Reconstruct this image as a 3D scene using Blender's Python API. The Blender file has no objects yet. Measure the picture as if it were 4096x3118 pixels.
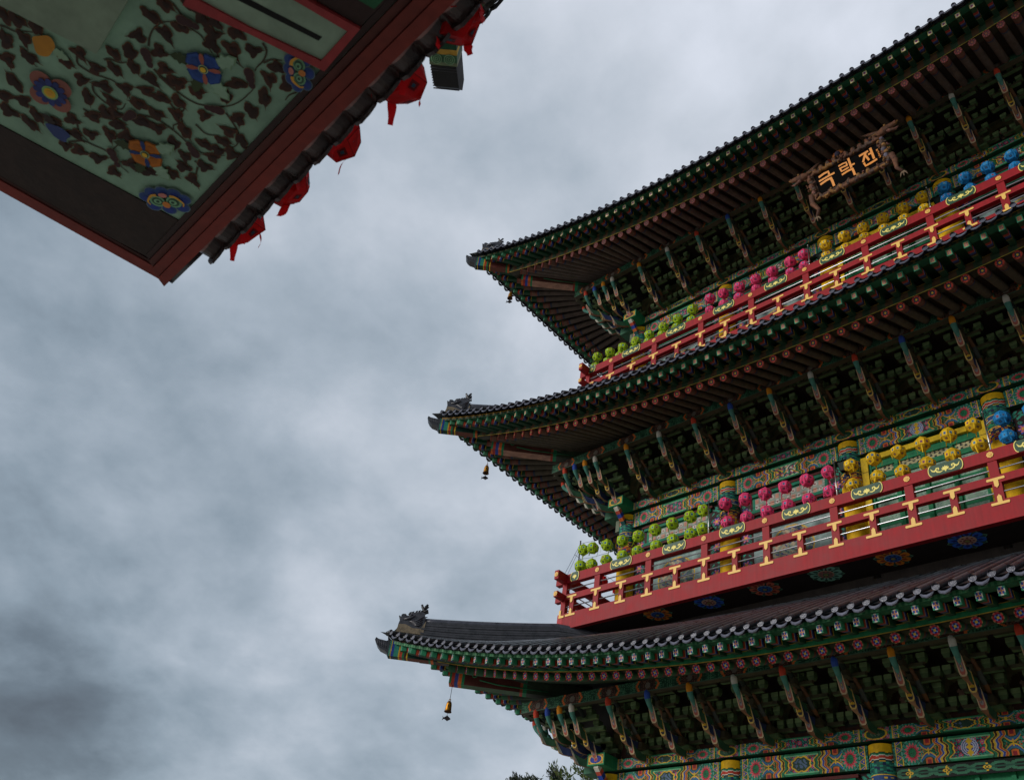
import bpy, math, random
import numpy as np
from mathutils import Vector, Matrix

# ------------------------------------------------------------------ camera, sky, sun, exposure
S = bpy.context.scene
R = [[0.71250297, 0.68859697, 0.13480998], [-0.34633754, 0.51222537, -0.78592333], [-0.61023751, 0.51328295, 0.60344908]]
cd = bpy.data.cameras.new('camera'); cam = bpy.data.objects.new('camera', cd); S.collection.objects.link(cam)
cam.matrix_world = Matrix(((R[0][0], -R[1][0], -R[2][0], 0), (R[0][1], -R[1][1], -R[2][1], 0), (R[0][2], -R[1][2], -R[2][2], 0), (0, 0, 0, 1)))
cd.sensor_width = 36; cd.lens = 3610.92 / 4096 * 36; cd.clip_start = .05; cd.clip_end = 5000
cd.dof.use_dof = True; cd.dof.focus_distance = 18; cd.dof.aperture_fstop = 3.2
S.camera = cam
S.view_settings.view_transform = 'Standard'; S.view_settings.look = 'None'; S.view_settings.gamma = 1
S.view_settings.exposure = 0.5
SUN_EL, SUN_AZ = math.radians(18), math.radians(208)   # azimuth from +Y, clockwise
W = bpy.data.worlds.new('World'); S.world = W; W.use_nodes = True
nt = W.node_tree; nt.nodes.clear()
def N(t, **k):
    n = nt.nodes.new(t)
    for a, b in k.items(): setattr(n, a, b)
    return n
def L(a, b): nt.links.new(a, b)
out = N('ShaderNodeOutputWorld'); bg = N('ShaderNodeBackground'); bg.inputs[1].default_value = .1
sky = N('ShaderNodeTexSky', sky_type='NISHITA', sun_disc=False, sun_elevation=SUN_EL, sun_rotation=SUN_AZ)
tc = N('ShaderNodeTexCoord')
# a cloud layer seen in perspective: bearing projected on a sheet overhead
sx_ = N('ShaderNodeSeparateXYZ'); L(tc.outputs['Generated'], sx_.inputs[0])
zz_ = N('ShaderNodeMath', operation='ADD'); L(sx_.outputs[2], zz_.inputs[0]); zz_.inputs[1].default_value = .42
zm_ = N('ShaderNodeMath', operation='MAXIMUM'); L(zz_.outputs[0], zm_.inputs[0]); zm_.inputs[1].default_value = .05
cx_ = N('ShaderNodeCombineXYZ')
for i in (0, 1):
    q = N('ShaderNodeMath', operation='DIVIDE'); L(sx_.outputs[i], q.inputs[0]); L(zm_.outputs[0], q.inputs[1]); L(q.outputs[0], cx_.inputs[i])
def noise(scale, detail, rough, dist, sc, rot):
    mp = N('ShaderNodeMapping'); mp.inputs['Rotation'].default_value = (0, 0, rot); mp.inputs['Scale'].default_value = sc; mp.inputs['Location'].default_value = (rot * 3, scale, 0); L(cx_.outputs[0], mp.inputs[0])
    n = N('ShaderNodeTexNoise'); n.inputs['Scale'].default_value = scale; n.inputs['Detail'].default_value = detail; n.inputs['Roughness'].default_value = rough; n.inputs['Distortion'].default_value = dist; L(mp.outputs[0], n.inputs[0]); return n.outputs[0]
def lobe(d, lo, hi, v):   # thicker or thinner cloud round a bearing
    dt = N('ShaderNodeVectorMath', operation='DOT_PRODUCT'); dt.inputs[1].default_value = Vector(d).normalized(); L(tc.outputs['Generated'], dt.inputs[0])
    m = N('ShaderNodeMapRange', interpolation_type='SMOOTHSTEP'); m.inputs['From Min'].default_value = lo; m.inputs['From Max'].default_value = hi; m.inputs['To Min'].default_value = 0; m.inputs['To Max'].default_value = v; L(dt.outputs['Value'], m.inputs[0]); return m.outputs[0]
def madd(a, k, b):
    m = N('ShaderNodeMath', operation='MULTIPLY_ADD'); L(a, m.inputs[0]); m.inputs[1].default_value = k
    if isinstance(b, float): m.inputs[2].default_value = b
    else: L(b, m.inputs[2])
    return m.outputs[0]
nbig = noise(1.9, 3, .5, .2, (1, 1, 1), .4); nmid = noise(4.6, 7, .54, .15, (1, 1, 1), 1.0); nfin = noise(15, 5, .55, .1, (1, 1, 1), .3)
v = madd(nbig, .46, -.235); v = madd(nmid, .40, v); v = madd(nfin, .11, v)
for d, lo, hi, k in (((-.1, .52, .85), .72, 1., .20), ((-.80, .40, .45), .84, 1., .14), ((-.93, .12, -.15), .70, 1.04, -.25), ((-.66, .30, .69), .93, 1., -.05), ((-1, -.1, .35), .84, 1., -.07)):
    v = madd(lobe(d, lo, hi, k), 1., v)
cr = N('ShaderNodeValToRGB'); e = cr.color_ramp
e.elements[0].position = .0; e.elements[0].color = (.6, .7, .86, 1)
e.elements[1].position = .62; e.elements[1].color = (6.2, 6.5, 7.3, 1)
for p, c in ((.12, (1.08, 1.36, 1.66, 1)), (.22, (1.92, 2.38, 2.84, 1)), (.32, (2.85, 3.32, 3.86, 1)), (.44, (4.25, 4.62, 5.2, 1))):
    q = e.elements.new(p); q.color = c
L(v, cr.inputs[0])
mc = N('ShaderNodeMix', data_type='RGBA'); mc.inputs[0].default_value = .93
L(sky.outputs[0], mc.inputs[6]); L(cr.outputs[0], mc.inputs[7]); L(mc.outputs[2], bg.inputs[0]); L(bg.outputs[0], out.inputs[0])
sd = bpy.data.lights.new('sun', 'SUN'); sd.energy = 1.5; sd.angle = math.radians(20); sd.color = (1, .965, .92)
so = bpy.data.objects.new('sun', sd); S.collection.objects.link(so)
sdir = Vector((math.sin(SUN_AZ) * math.cos(SUN_EL), math.cos(SUN_AZ) * math.cos(SUN_EL), math.sin(SUN_EL)))
so.rotation_euler = sdir.to_track_quat('Z', 'Y').to_euler(); so.location = (0, -20, 40)

# ------------------------------------------------------------------ helpers
random.seed(4)
RNG = np.random.RandomState(7)
def C(r, g, b):
    f = lambda v: (v / 255) / 12.92 if v / 255 <= .04045 else ((v / 255 + .055) / 1.055) ** 2.4
    return (f(r), f(g), f(b))
GRN = C(34, 128, 84); DKG = C(24, 70, 46); TEAL = C(52, 150, 126); RED = C(178, 56, 44); PINK = C(226, 88, 104); BLU = C(44, 74, 170)
YEL = C(232, 186, 52); ORG = C(214, 106, 46); WHT = C(226, 222, 206); BLK = C(20, 16, 15); BRN = C(72, 40, 30); NAVY = C(28, 36, 80)
RAIL = C(158, 24, 32); GOLD = C(240, 192, 96); TILE = C(72, 77, 82); TILED = C(44, 48, 52); PALE = C(176, 196, 186); SALM = C(132, 88, 62); ROSE = C(178, 120, 104)

def mat(name, rough=.6, metal=0., vary=.22, scale=5., bump=.15, spec=.4, trans=0., streak=.0):
    m = bpy.data.materials.new(name); m.use_nodes = True; t = m.node_tree; t.nodes.clear()
    n = lambda k: t.nodes.new(k)
    o = n('ShaderNodeOutputMaterial'); b = n('ShaderNodeBsdfPrincipled'); a = n('ShaderNodeAttribute'); a.attribute_name = 'paint'
    g = n('ShaderNodeTexCoord'); z = n('ShaderNodeTexNoise'); z.inputs['Scale'].default_value = scale; z.inputs['Detail'].default_value = 8; z.inputs['Roughness'].default_value = .62
    t.links.new(g.outputs['Object'], z.inputs[0])
    mr = n('ShaderNodeMapRange'); mr.inputs['From Min'].default_value = .3; mr.inputs['From Max'].default_value = .7; mr.inputs['To Min'].default_value = 1 - vary; mr.inputs['To Max'].default_value = 1 + vary * .5
    t.links.new(z.outputs[0], mr.inputs[0])
    fac = mr.outputs[0]
    if streak > 0:
        mp = n('ShaderNodeMapping'); mp.inputs['Scale'].default_value = (9, 9, .7); t.links.new(g.outputs['Object'], mp.inputs[0])
        z2 = n('ShaderNodeTexNoise'); z2.inputs['Scale'].default_value = 1.6; z2.inputs['Detail'].default_value = 5; t.links.new(mp.outputs[0], z2.inputs[0])
        m2 = n('ShaderNodeMapRange'); m2.inputs['From Min'].default_value = .35; m2.inputs['From Max'].default_value = .7; m2.inputs['To Min'].default_value = 1 - streak; m2.inputs['To Max'].default_value = 1.0
        t.links.new(z2.outputs[0], m2.inputs[0])
        mm = n('ShaderNodeMath'); mm.operation = 'MULTIPLY'; t.links.new(fac, mm.inputs[0]); t.links.new(m2.outputs[0], mm.inputs[1]); fac = mm.outputs[0]
    x = n('ShaderNodeVectorMath'); x.operation = 'SCALE'; t.links.new(a.outputs['Color'], x.inputs[0]); t.links.new(fac, x.inputs['Scale'])
    t.links.new(x.outputs[0], b.inputs['Base Color'])
    r = n('ShaderNodeMapRange'); r.inputs['To Min'].default_value = max(.05, rough - .12); r.inputs['To Max'].default_value = min(1, rough + .12); t.links.new(z.outputs[0], r.inputs[0]); t.links.new(r.outputs[0], b.inputs['Roughness'])
    b.inputs['Metallic'].default_value = metal; b.inputs['Specular IOR Level'].default_value = spec
    if bump > 0:
        z3 = n('ShaderNodeTexNoise'); z3.inputs['Scale'].default_value = scale * 7; z3.inputs['Detail'].default_value = 4; t.links.new(g.outputs['Object'], z3.inputs[0])
        q = n('ShaderNodeBump'); q.inputs['Strength'].default_value = bump; q.inputs['Distance'].default_value = .02; t.links.new(z3.outputs[0], q.inputs['Height']); t.links.new(q.outputs[0], b.inputs['Normal'])
    if trans > 0:
        tr = n('ShaderNodeBsdfTranslucent'); t.links.new(x.outputs[0], tr.inputs[0]); ms = n('ShaderNodeMixShader'); ms.inputs[0].default_value = trans
        t.links.new(b.outputs[0], ms.inputs[1]); t.links.new(tr.outputs[0], ms.inputs[2]); t.links.new(ms.outputs[0], o.inputs[0])
    else: t.links.new(b.outputs[0], o.inputs[0])
    return m
M_WOOD = mat('painted_wood', .66, vary=.4, scale=4.5, streak=.2, spec=.25)
M_BLACK = mat('black_lacquer_board', .8, vary=.1, bump=0, spec=.05)
M_LACQ = mat('lacquered_rail', .55, spec=.22, vary=.2, scale=2.6, bump=.08, streak=.2)
M_TILE = mat('clay_roof_tile', .3, vary=.55, scale=7, bump=.3, spec=.5)
M_GOLD = mat('gold_paint', .5, vary=.1, scale=8, bump=.05)
M_STEEL = mat('polished_steel', .38, metal=1., vary=.05, scale=3, bump=0)
M_PAPER = mat('lantern_paper', .7, vary=.25, scale=9, bump=.6, trans=.2)
M_CLOTH = mat('translucent_red_paper', .7, vary=.3, scale=9, bump=.6, trans=.55)
M_STONE = mat('stone_paving', .8, vary=.3, scale=1.2, bump=.3)
M_LEAF = mat('foliage', .6, vary=.4, scale=1.5, bump=0, trans=.3)
M_BARK = mat('bark', .9, vary=.4, scale=9, bump=.5)
M_CEIL = mat('painted_ceiling_board', .75, vary=.3, scale=2.2, bump=.08, streak=.1)
M_BRASS = mat('aged_brass', .42, metal=.75, vary=.5, scale=16, bump=.2)
M_CARVE = mat('carved_wood', .6, vary=.45, scale=24, bump=.8)

class MB:
    def __init__(s): s.v = []; s.f = []; s.c = []; s.sm = []
    def add(s, vs, fs, col, smooth=False):
        o = len(s.v); s.v.extend([tuple(map(float, p)) for p in vs])
        many = isinstance(col, (list, np.ndarray)) and not isinstance(col[0], (float, int, np.floating))
        for i, f in enumerate(fs):
            s.f.append([o + k for k in f]); s.c.append(tuple(col[i]) if many else col); s.sm.append(smooth)
    def obox(s, o, ax, ay, az, col):
        o = np.array(o, float); ax = np.array(ax, float); ay = np.array(ay, float); az = np.array(az, float)
        vs = [o, o + ax, o + ax + ay, o + ay, o + az, o + ax + az, o + ax + ay + az, o + ay + az]
        # faces: -z,+z,-y,+x,+y,-x
        s.add(vs, [(0, 3, 2, 1), (4, 5, 6, 7), (0, 1, 5, 4), (1, 2, 6, 5), (2, 3, 7, 6), (3, 0, 4, 7)], col)
    def box(s, x0, x1, y0, y1, z0, z1, col): s.obox((x0, y0, z0), (x1 - x0, 0, 0), (0, y1 - y0, 0), (0, 0, z1 - z0), col)
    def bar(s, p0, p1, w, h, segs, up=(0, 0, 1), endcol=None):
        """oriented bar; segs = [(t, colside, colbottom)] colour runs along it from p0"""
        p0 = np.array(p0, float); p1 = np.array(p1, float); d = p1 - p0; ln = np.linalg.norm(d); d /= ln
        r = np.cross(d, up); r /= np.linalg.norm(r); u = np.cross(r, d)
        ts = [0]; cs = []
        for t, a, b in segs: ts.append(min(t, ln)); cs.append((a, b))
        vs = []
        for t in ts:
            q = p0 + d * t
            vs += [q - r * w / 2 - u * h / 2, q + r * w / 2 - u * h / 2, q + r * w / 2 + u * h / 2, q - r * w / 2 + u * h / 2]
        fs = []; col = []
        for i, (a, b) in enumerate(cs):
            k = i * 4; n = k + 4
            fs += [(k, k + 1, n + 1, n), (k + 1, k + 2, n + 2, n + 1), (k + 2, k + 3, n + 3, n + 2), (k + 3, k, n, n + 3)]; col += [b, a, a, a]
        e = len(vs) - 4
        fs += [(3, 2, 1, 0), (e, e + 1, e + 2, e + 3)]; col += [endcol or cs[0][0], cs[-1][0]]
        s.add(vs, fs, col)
    def tube(s, pts, rad, n, col, cap=True, smooth=True, flat=1.0):
        pts = [np.array(p, float) for p in pts]; m = len(pts)
        if not hasattr(rad, '__len__'): rad = [rad] * m
        vs = []; prev = None
        for i, p in enumerate(pts):
            d = pts[min(i + 1, m - 1)] - pts[max(i - 1, 0)]; d /= (np.linalg.norm(d) + 1e-12)
            if prev is None:
                a = np.array((0, 0, 1.)) if abs(d[2]) < .9 else np.array((1., 0, 0)); r = np.cross(d, a)
            else: r = prev - d * np.dot(prev, d)
            r /= np.linalg.norm(r); prev = r; u = np.cross(d, r)
            for k in range(n):
                t = 2 * math.pi * k / n; vs.append(p + rad[i] * (r * math.cos(t) + u * flat * math.sin(t)))
        fs = []; cl = []
        many = isinstance(col, list)
        for i in range(m - 1):
            for k in range(n):
                fs.append((i * n + k, i * n + (k + 1) % n, (i + 1) * n + (k + 1) % n, (i + 1) * n + k)); cl.append(col[i] if many else col)
        if cap:
            fs += [tuple(range(n - 1, -1, -1)), tuple(range((m - 1) * n, m * n))]; cl += [col[0] if many else col, col[-1] if many else col]
        s.add(vs, fs, cl, smooth)
    def prism(s, poly, vec, cf, cs=None, cb=None):
        """polygon (3-D points) extruded by vec; front colour cf (at poly), side colour cs"""
        n = len(poly); vec = np.array(vec, float); a = [np.array(p, float) for p in poly]
        vs = a + [p + vec for p in a]
        fs = [tuple(range(n)), tuple(range(2 * n - 1, n - 1, -1))] + [(i, n + i, n + (i + 1) % n, (i + 1) % n) for i in range(n)]
        cs = cs or cf
        s.add(vs, fs, [cf, cb or cf] + ([cs] * n if not isinstance(cs, list) else cs))
    def grid(s, P, col):
        """P: (m,n,3) points, col: (m-1,n-1,3) or one colour"""
        m, n = P.shape[:2]; vs = P.reshape(-1, 3)
        fs = [(i * n + j, i * n + j + 1, (i + 1) * n + j + 1, (i + 1) * n + j) for i in range(m - 1) for j in range(n - 1)]
        s.add(vs, fs, np.asarray(col).reshape(-1, 3) if isinstance(col, np.ndarray) else col)
    def paint(s, O, U, V, nu, nv, fn):
        """flat painted board: origin O, edge vectors U, V; fn(x metres, y 0..1) -> (..,3)"""
        O = np.array(O, float); U = np.array(U, float); V = np.array(V, float)
        a = np.linspace(0, 1, nu + 1); b = np.linspace(0, 1, nv + 1)
        P = O + a[None, :, None] * U + b[:, None, None] * V
        x, y = np.meshgrid((a[1:] + a[:-1]) / 2 * np.linalg.norm(U), (b[1:] + b[:-1]) / 2)
        s.grid(P, fn(x, y))
    def sphere(s, c, r, col, n=10, m=6, sc=(1, 1, 1)):
        vs = [];
        for i in range(m + 1):
            t = math.pi * i / m
            for k in range(n): vs.append((c[0] + r * sc[0] * math.sin(t) * math.cos(2 * math.pi * k / n), c[1] + r * sc[1] * math.sin(t) * math.sin(2 * math.pi * k / n), c[2] + r * sc[2] * math.cos(t)))
        s.add(vs, [(i * n + k, (i + 1) * n + k, (i + 1) * n + (k + 1) % n, i * n + (k + 1) % n) for i in range(m) for k in range(n)], col, True)

WL = {}
def link(o, parent, loc):
    S.collection.objects.link(o)
    if parent is not None:
        o.parent = parent; pl = WL[parent.name]
        o.location = (loc[0] - pl[0], loc[1] - pl[1], loc[2] - pl[2])
    else: o.location = loc
    WL[o.name] = tuple(loc); return o
def obj(name, mb, m, parent=None, org=None, label=None):
    v = np.array(mb.v); c = np.array(org, float) if org is not None else (v.min(0) + v.max(0)) / 2
    me = bpy.data.meshes.new(name); me.from_pydata((v - c).tolist(), [], mb.f)
    at = me.attributes.new('paint', 'FLOAT_COLOR', 'FACE')
    cc = np.ones((len(mb.f), 4), np.float32); cc[:, :3] = np.array(mb.c, np.float32); at.data.foreach_set('color', cc.ravel())
    me.polygons.foreach_set('use_smooth', mb.sm); me.materials.append(m)
    o = bpy.data.objects.new(name, me)
    if label: o['label'] = label
    return link(o, parent, c)
def dup(o, parent, loc, rz=None, name=None):
    c = o.copy()
    if rz is not None: c.rotation_euler = (0, 0, rz)
    return link(c, parent, loc)
def dup_tree(o, loc, parent=None):
    """copy a thing with its parts"""
    src = WL[o.name]; r = dup(o, parent, loc)
    for ch in list(o.children):
        p = WL[ch.name]; dup_tree(ch, (p[0] - src[0] + loc[0], p[1] - src[1] + loc[1], p[2] - src[2] + loc[2]), r)
    return r
def empty(name, loc, label, cat, group=None):
    o = bpy.data.objects.new(name, None); o.empty_display_size = .3; link(o, None, loc); return tag(o, label, cat, group)
def tag(o, label, cat, group=None):
    o['label'] = label; o['category'] = cat
    if group: o['group'] = group
    return o
def structure(o): o['kind'] = 'structure'; return o
def stuff(o): o['kind'] = 'stuff'; return o
A = np.array

# ------------------------------------------------------------------ painted patterns (functions of metres / 0..1)
def hashn(x, y, k=1.0):
    return np.abs(np.modf(np.sin(x * 127.1 * k + y * 311.7 * k) * 43758.5453)[0])
def pset(o, m, c): o[m] = c
def scroll(x, y, s):   # interlaced curls 0..1
    return .5 + .5 * np.sin(s * x + 2.2 * np.sin(s * .8 * y)) * np.cos(s * y + 1.8 * np.sin(s * .7 * x + 1))
def floral(x, ym, bgc, seed=0):
    o = np.empty(x.shape + (3,)); o[:] = bgc
    q = scroll(x + seed, ym, 60); pset(o, q > .62, TEAL); pset(o, q < .18, RED); pset(o, (q > .44) & (q < .5), GRN)
    gx = np.mod(x + .03 * seed, .12) - .06; gy = np.mod(ym + .06 * (np.floor((x + .03 * seed) / .12) % 2), .12) - .06
    r = np.hypot(gx, gy); pset(o, r < .034, PINK); pset(o, r < .022, BLU); pset(o, r < .011, YEL)
    return o
def beam_fn(Lm, H, variant, lead=.0):
    def fn(x, y):
        o = np.empty(x.shape + (3,)); X = np.minimum(x, Lm - x) - lead; d = (y - .5) * H
        o[:] = DKG; q = scroll(x, d, 48); pset(o, q > .55, GRN); pset(o, q > .85, TEAL)
        half = Lm / 2 - lead; k = half / 1.25 * .76; kf = .92
        if lead > 0:   # board over the column head with a yellow oval
            m = X < 0; xx = np.minimum(x, Lm - x); fl = floral(x, d, C(90, 40, 60), 3); o[m] = fl[m]
            e = np.hypot(xx / (lead * .8), d / (H * .42)); pset(o, m & (e < 1.08), YEL); pset(o, m & (e < .9), C(40, 84, 60)); pset(o, m & (e < .5) & (q > .5), C(110, 120, 96))
        a0, a1 = .07 * k, .21 * k
        m = (X >= 0) & (X < a0); pset(o, m, C(30, 84, 70)); pset(o, m & (q > .5), TEAL)
        m = (X >= a0) & (X < a1); t = np.abs(np.mod(y * 3, 1) - .5) * 2; s_ = (X - a0) / (a1 - a0)
        pset(o, m & (s_ < t), BLU); pset(o, m & (s_ >= t), C(30, 110, 84)); pset(o, m & (np.abs(s_ - t) < .1), YEL); pset(o, m & (np.hypot(s_ - .3, (np.mod(y * 3 + .5, 1) - .5) * 1.2) < .16), YEL)
        pset(o, (np.abs(X - a0) < .009) | (np.abs(X - a1) < .009), YEL)
        fx = X - .43 * k; fr = np.hypot(fx / kf, d / (H / .36)); an = np.arctan2(d / (H / .36), fx / kf)
        m = fr < .2; pset(o, m, TEAL); pset(o, (fr < .2) & (fr > .187), C(120, 180, 160)); pset(o, m & (np.abs(np.mod(an * 9 / math.pi, 1) - .5) < .12), DKG)
        w = .15 * (.86 + .14 * np.cos(an * 14)); pset(o, fr < w, C(226, 130, 130)); pset(o, fr < w - .013, C(196, 52, 66)); pset(o, (fr < w - .013) & (np.cos(an * 14) > .45), PINK)
        pset(o, fr < .082, C(150, 30, 50)); pset(o, fr < .07, GRN); pset(o, (fr < .066) & (scroll(x, d, 110) > .62), DKG)
        hx = (X - .78 * k) / k; dd = d / (H / .38)
        m = (np.abs(hx) < .17)
        hg = np.abs(dd) - (.02 + 3.2 * hx * hx)
        pset(o, m & (hg > 0), BLU); pset(o, m & (hg > .03), C(60, 120, 150)); pset(o, m & (hg > .06), DKG)
        pset(o, m & (hg > .075) & (np.abs(hx) < .07), ORG); pset(o, m & (hg > .105) & (np.abs(hx) < .045), C(150, 40, 50))
        pset(o, m & (np.abs(hg) < .012), YEL); pset(o, (np.abs(hx) < .022) & (np.abs(dd) < .05), YEL)
        pset(o, m & (hg < -.03) & (scroll(x, d, 90) > .6), ORG)
        wv = .045 * np.cos(2 * math.pi * (y - .5) * 1.0) + .016 * np.cos(6 * math.pi * y)
        b = (X - .93 * k + wv * -1 - .02) / k
        for i, (w0, w1, cc) in enumerate(((-.012, 0, YEL), (0, .045, C(196, 84, 40)), (.045, .055, YEL), (.055, .1, BLU), (.1, .11, C(160, 180, 200)), (.11, .155, YEL), (.155, .2, BRN), (.2, .215, YEL), (.215, .27, GRN), (.27, .3, DKG))):
            pset(o, (b >= w0) & (b < w1), cc)
        pc = X > 1.2 * k - .0
        m = (b >= .3); fl = floral(x, d, NAVY, variant)
        o[m] = fl[m]
        mid = x - Lm / 2
        pset(o, (b >= .3) & (b < .33), YEL)
        if variant % 4 == 0:
            e = np.hypot(mid / .2, d / (H * .36)); e = e + .05 * np.cos(8 * np.arctan2(d / H, mid / .6)); pset(o, m & (e < 1.0), YEL); pset(o, m & (e < .84), C(44, 70, 56)); pset(o, m & (e < .7) & (scroll(x, d, 40) > .6), C(90, 110, 140))
        if variant % 4 == 1:
            r = np.hypot(mid, d) / (H * .36); pset(o, m & (r < 1), C(40, 50, 140))
            for k0 in (.92, .7, .48): pset(o, m & (np.abs(r - k0) < .07), C(190, 196, 214))
            pset(o, m & (np.abs(mid) < .035 + .02 * np.cos(d * 70)), YEL)
        if variant % 4 == 2: pset(o, m & (scroll(x + 2, d, 33) > .8), WHT); pset(o, m & (scroll(x + 5, d + 1, 29) > .82), YEL)
        pset(o, m & ((y < .1) | (y > .9)), GRN); pset(o, m & ((np.abs(y - .1) < .03) | (np.abs(y - .9) < .03)), C(120, 190, 140))
        return o
    return fn
def column_fn(r):
    per = 2 * math.pi * r
    def fn(x, t):   # t = metres below the column head
        o = np.empty(x.shape + (3,)); o[:] = C(240, 188, 14); a = x * 8 / per * 2 * math.pi
        def band(a0, a1, c): pset(o, (t >= a0) & (t < a1), c)
        w = .012 * np.cos(a)
        tt = t + w
        for a0, a1, c in ((.14, .155, BLK), (.155, .185, GRN), (.185, .2, WHT), (.2, .25, C(196, 66, 46)), (.25, .265, WHT), (.265, .3, C(24, 60, 60))): pset(o, (tt >= a0) & (tt < a1), c)
        m = (t >= .3) & (t < .5); pset(o, m, C(30, 96, 82)); q = scroll(x, t, 42); pset(o, m & (q > .6), TEAL); pset(o, m & (q < .2), NAVY)
        band(.5, .515, YEL); m = (t >= .515) & (t < .6); pset(o, m, C(46, 76, 130)); pset(o, m & (np.hypot(np.mod(x, .09) - .045, t - .557) < .016), YEL); band(.6, .615, WHT)
        m = (t >= .615) & (t < .78); pset(o, m, GRN); pset(o, m & (q > .55), C(20, 64, 60)); pset(o, m & (q < .15), RED)
        sw = .78 + .25 * (.55 + .45 * np.abs(np.sin(a / 2)))
        m = (t >= .78) & (t < sw + .06); pset(o, m, NAVY); pset(o, m & (scroll(x, t, 50) > .6), ORG); pset(o, m & (scroll(x + 1, t, 44) > .7), YEL); pset(o, (t >= .78) & (t < .8), YEL)
        pset(o, (np.abs(t - sw) < .022), C(190, 80, 60)); pset(o, (np.abs(t - sw - .04) < .02), C(210, 200, 190)); pset(o, (np.abs(t - sw - .04) < .02) & (np.mod(x, .05) < .022), BLU)
        return o
    return fn

# ------------------------------------------------------------------ the hall: dimensions (metres, eye at the origin, ground 1.6 m below)
XC, YW, XL, XR, HF, HS = -5.575, 15.5, -13.0, 1.85, 7.425, 4.45
YS = YW + HS
CAP = [5.40, 11.67, 18.03]; ETZ = [0, 6.33, 12.64]; FTZ = [0, 6.35, 12.70]; RTZ = [0, 6.27, 12.52]
DECK = [None, 8.54, 15.09]           # underside of the balcony fascia
BAY = 2.97
COLX = [XL + BAY * i for i in range(6)]; COLY = [YW + 2.967 * i for i in range(1, 4)]
SIDES = {'front': (lambda u, v, z: (XC + u, YW - v, z), HF), 'left': (lambda u, v, z: (XL - v, YS - u, z), HS), 'right': (lambda u, v, z: (XR + v, YS + u, z), HS), 'back': (lambda u, v, z: (XC - u, YW + 2 * HS + v, z), HF)}
hall = empty('temple_hall', (XC, YW, -1.6), 'three-tiered temple hall with painted eaves, red balconies and grey tiled roofs filling the right side', 'temple')
TIER = [0]; SIDE_FLY = [7.18, 6.93, 6.72]      # the eave of the short side sags far less than the long front
def tt(u, H): return max(0., 1 - (H + 3.96 - abs(u)) / (11.385 if H == HF else 8.41))
def lift(t, H, front, tip, d):
    lo = front if H == HF else SIDE_FLY[TIER[0]] + d
    return lo + (tip - lo) * t ** 2.27
def e_tile(u, H): t = tt(u, H); return 3.55 + .4 * t ** 3, lift(t, H, 6.24, 7.90, .18)
def e_fly(u, H): t = tt(u, H); return 3.35 + .38 * t ** 3, lift(t, H, 6.07, 7.61, 0)
def e_rnd(u, H): t = tt(u, H); return 2.75 + .30 * t ** 3, lift(t, H, 6.00, 7.52, -.12)
ZIN = 8.36
def roof_z(u, v, H):
    ve, ze = e_tile(u, H); s = v / ve; f = s ** (1.0 + .4 * tt(u, H)); return ZIN + (ze - ZIN) * f

mb = MB(); mb.box(XL + .12, XR - .12, YW + .1, YW + 2 * HS - .1, -1.6, 20.6, C(60, 48, 40)); obj('core_wall', mb, M_WOOD, hall)
mb = MB(); mb.box(XL - 1.6, XR + 1.6, YW - 1.7, YW + 2 * HS + 1.7, -1.6, -.7, C(150, 146, 138)); mb.box(XL - 2, XR + 2, YW - 2.1, YW + 2 * HS + 2.1, -1.6, -1.2, C(140, 136, 128)); obj('stone_plinth', mb, M_STONE, hall)

# ---------------- columns
for T in range(3):
    lo = [-.7, 8.9, 15.45][T]
    mb = MB(); n = 28; r = .235; hs = [0, .14] + list(np.arange(.155, 1.16, .0145)) + [CAP[T] - lo]
    P = A([[(r * math.cos(2 * math.pi * k / n + 1.9), r * math.sin(2 * math.pi * k / n + 1.9), -h) for k in range(n + 1)] for h in hs])
    xx, yy = np.meshgrid(A([(k + .5) / n * 2 * math.pi * r for k in range(n)]), A([(a + b) / 2 for a, b in zip(hs[1:], hs[:-1])]))
    mb.grid(P, column_fn(r)(xx, yy)); mb.sm = [True] * len(mb.f)
    first = None
    for (x, y) in [(x, YW) for x in COLX] + [(XL, y) for y in COLY]:
        if first is None: first = obj('column', mb, M_WOOD, hall, org=(0, 0, 0)); first.location = (x - XC, y - YW, CAP[T] + 1.6); WL[first.name] = (x, y, CAP[T])
        else: dup(first, hall, (x, y, CAP[T]))

# ---------------- tie beams
def beam_piece(Lm, z0, z1, proud, fn, nu, nv, back=.2):
    """beam in local coords, x 0..Lm, front face at y=-proud, painted front and underside"""
    m = MB(); H = z1 - z0
    m.obox((0, -proud + .004, z0), (Lm, 0, 0), (0, proud + back, 0), (0, 0, H), [DKG, DKG, DKG, DKG, DKG, DKG])
    m.paint((0, -proud, z0), (Lm, 0, 0), (0, 0, H), nu, nv, fn)
    return m
LOWB = [beam_piece(BAY - .44, -.37, .02, .115, beam_fn(BAY - .44, .39, v), 280, 36) for v in (0, 1, 2, 3)]
UPB = [beam_piece(BAY, .06, .27, .21, beam_fn(BAY, .21, v, .24), 300, 22) for v in (0, 3)]
BASES = {}
def place(key, mbx, m, loc, rz, name, parent):
    if key not in BASES:
        o = obj(name, mbx, m, parent, org=(0, 0, 0)); pl = WL[parent.name]; o.location = A(loc) - A(pl); o.rotation_euler = (0, 0, rz); WL[o.name] = tuple(loc); BASES[key] = o; return o
    c = dup(BASES[key], parent, loc, rz); return c
VAR = [[3, 0, 1, 0, 3], [3, 2, 1, 2, 3], [3, 2, 1, 2, 3]]
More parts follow.
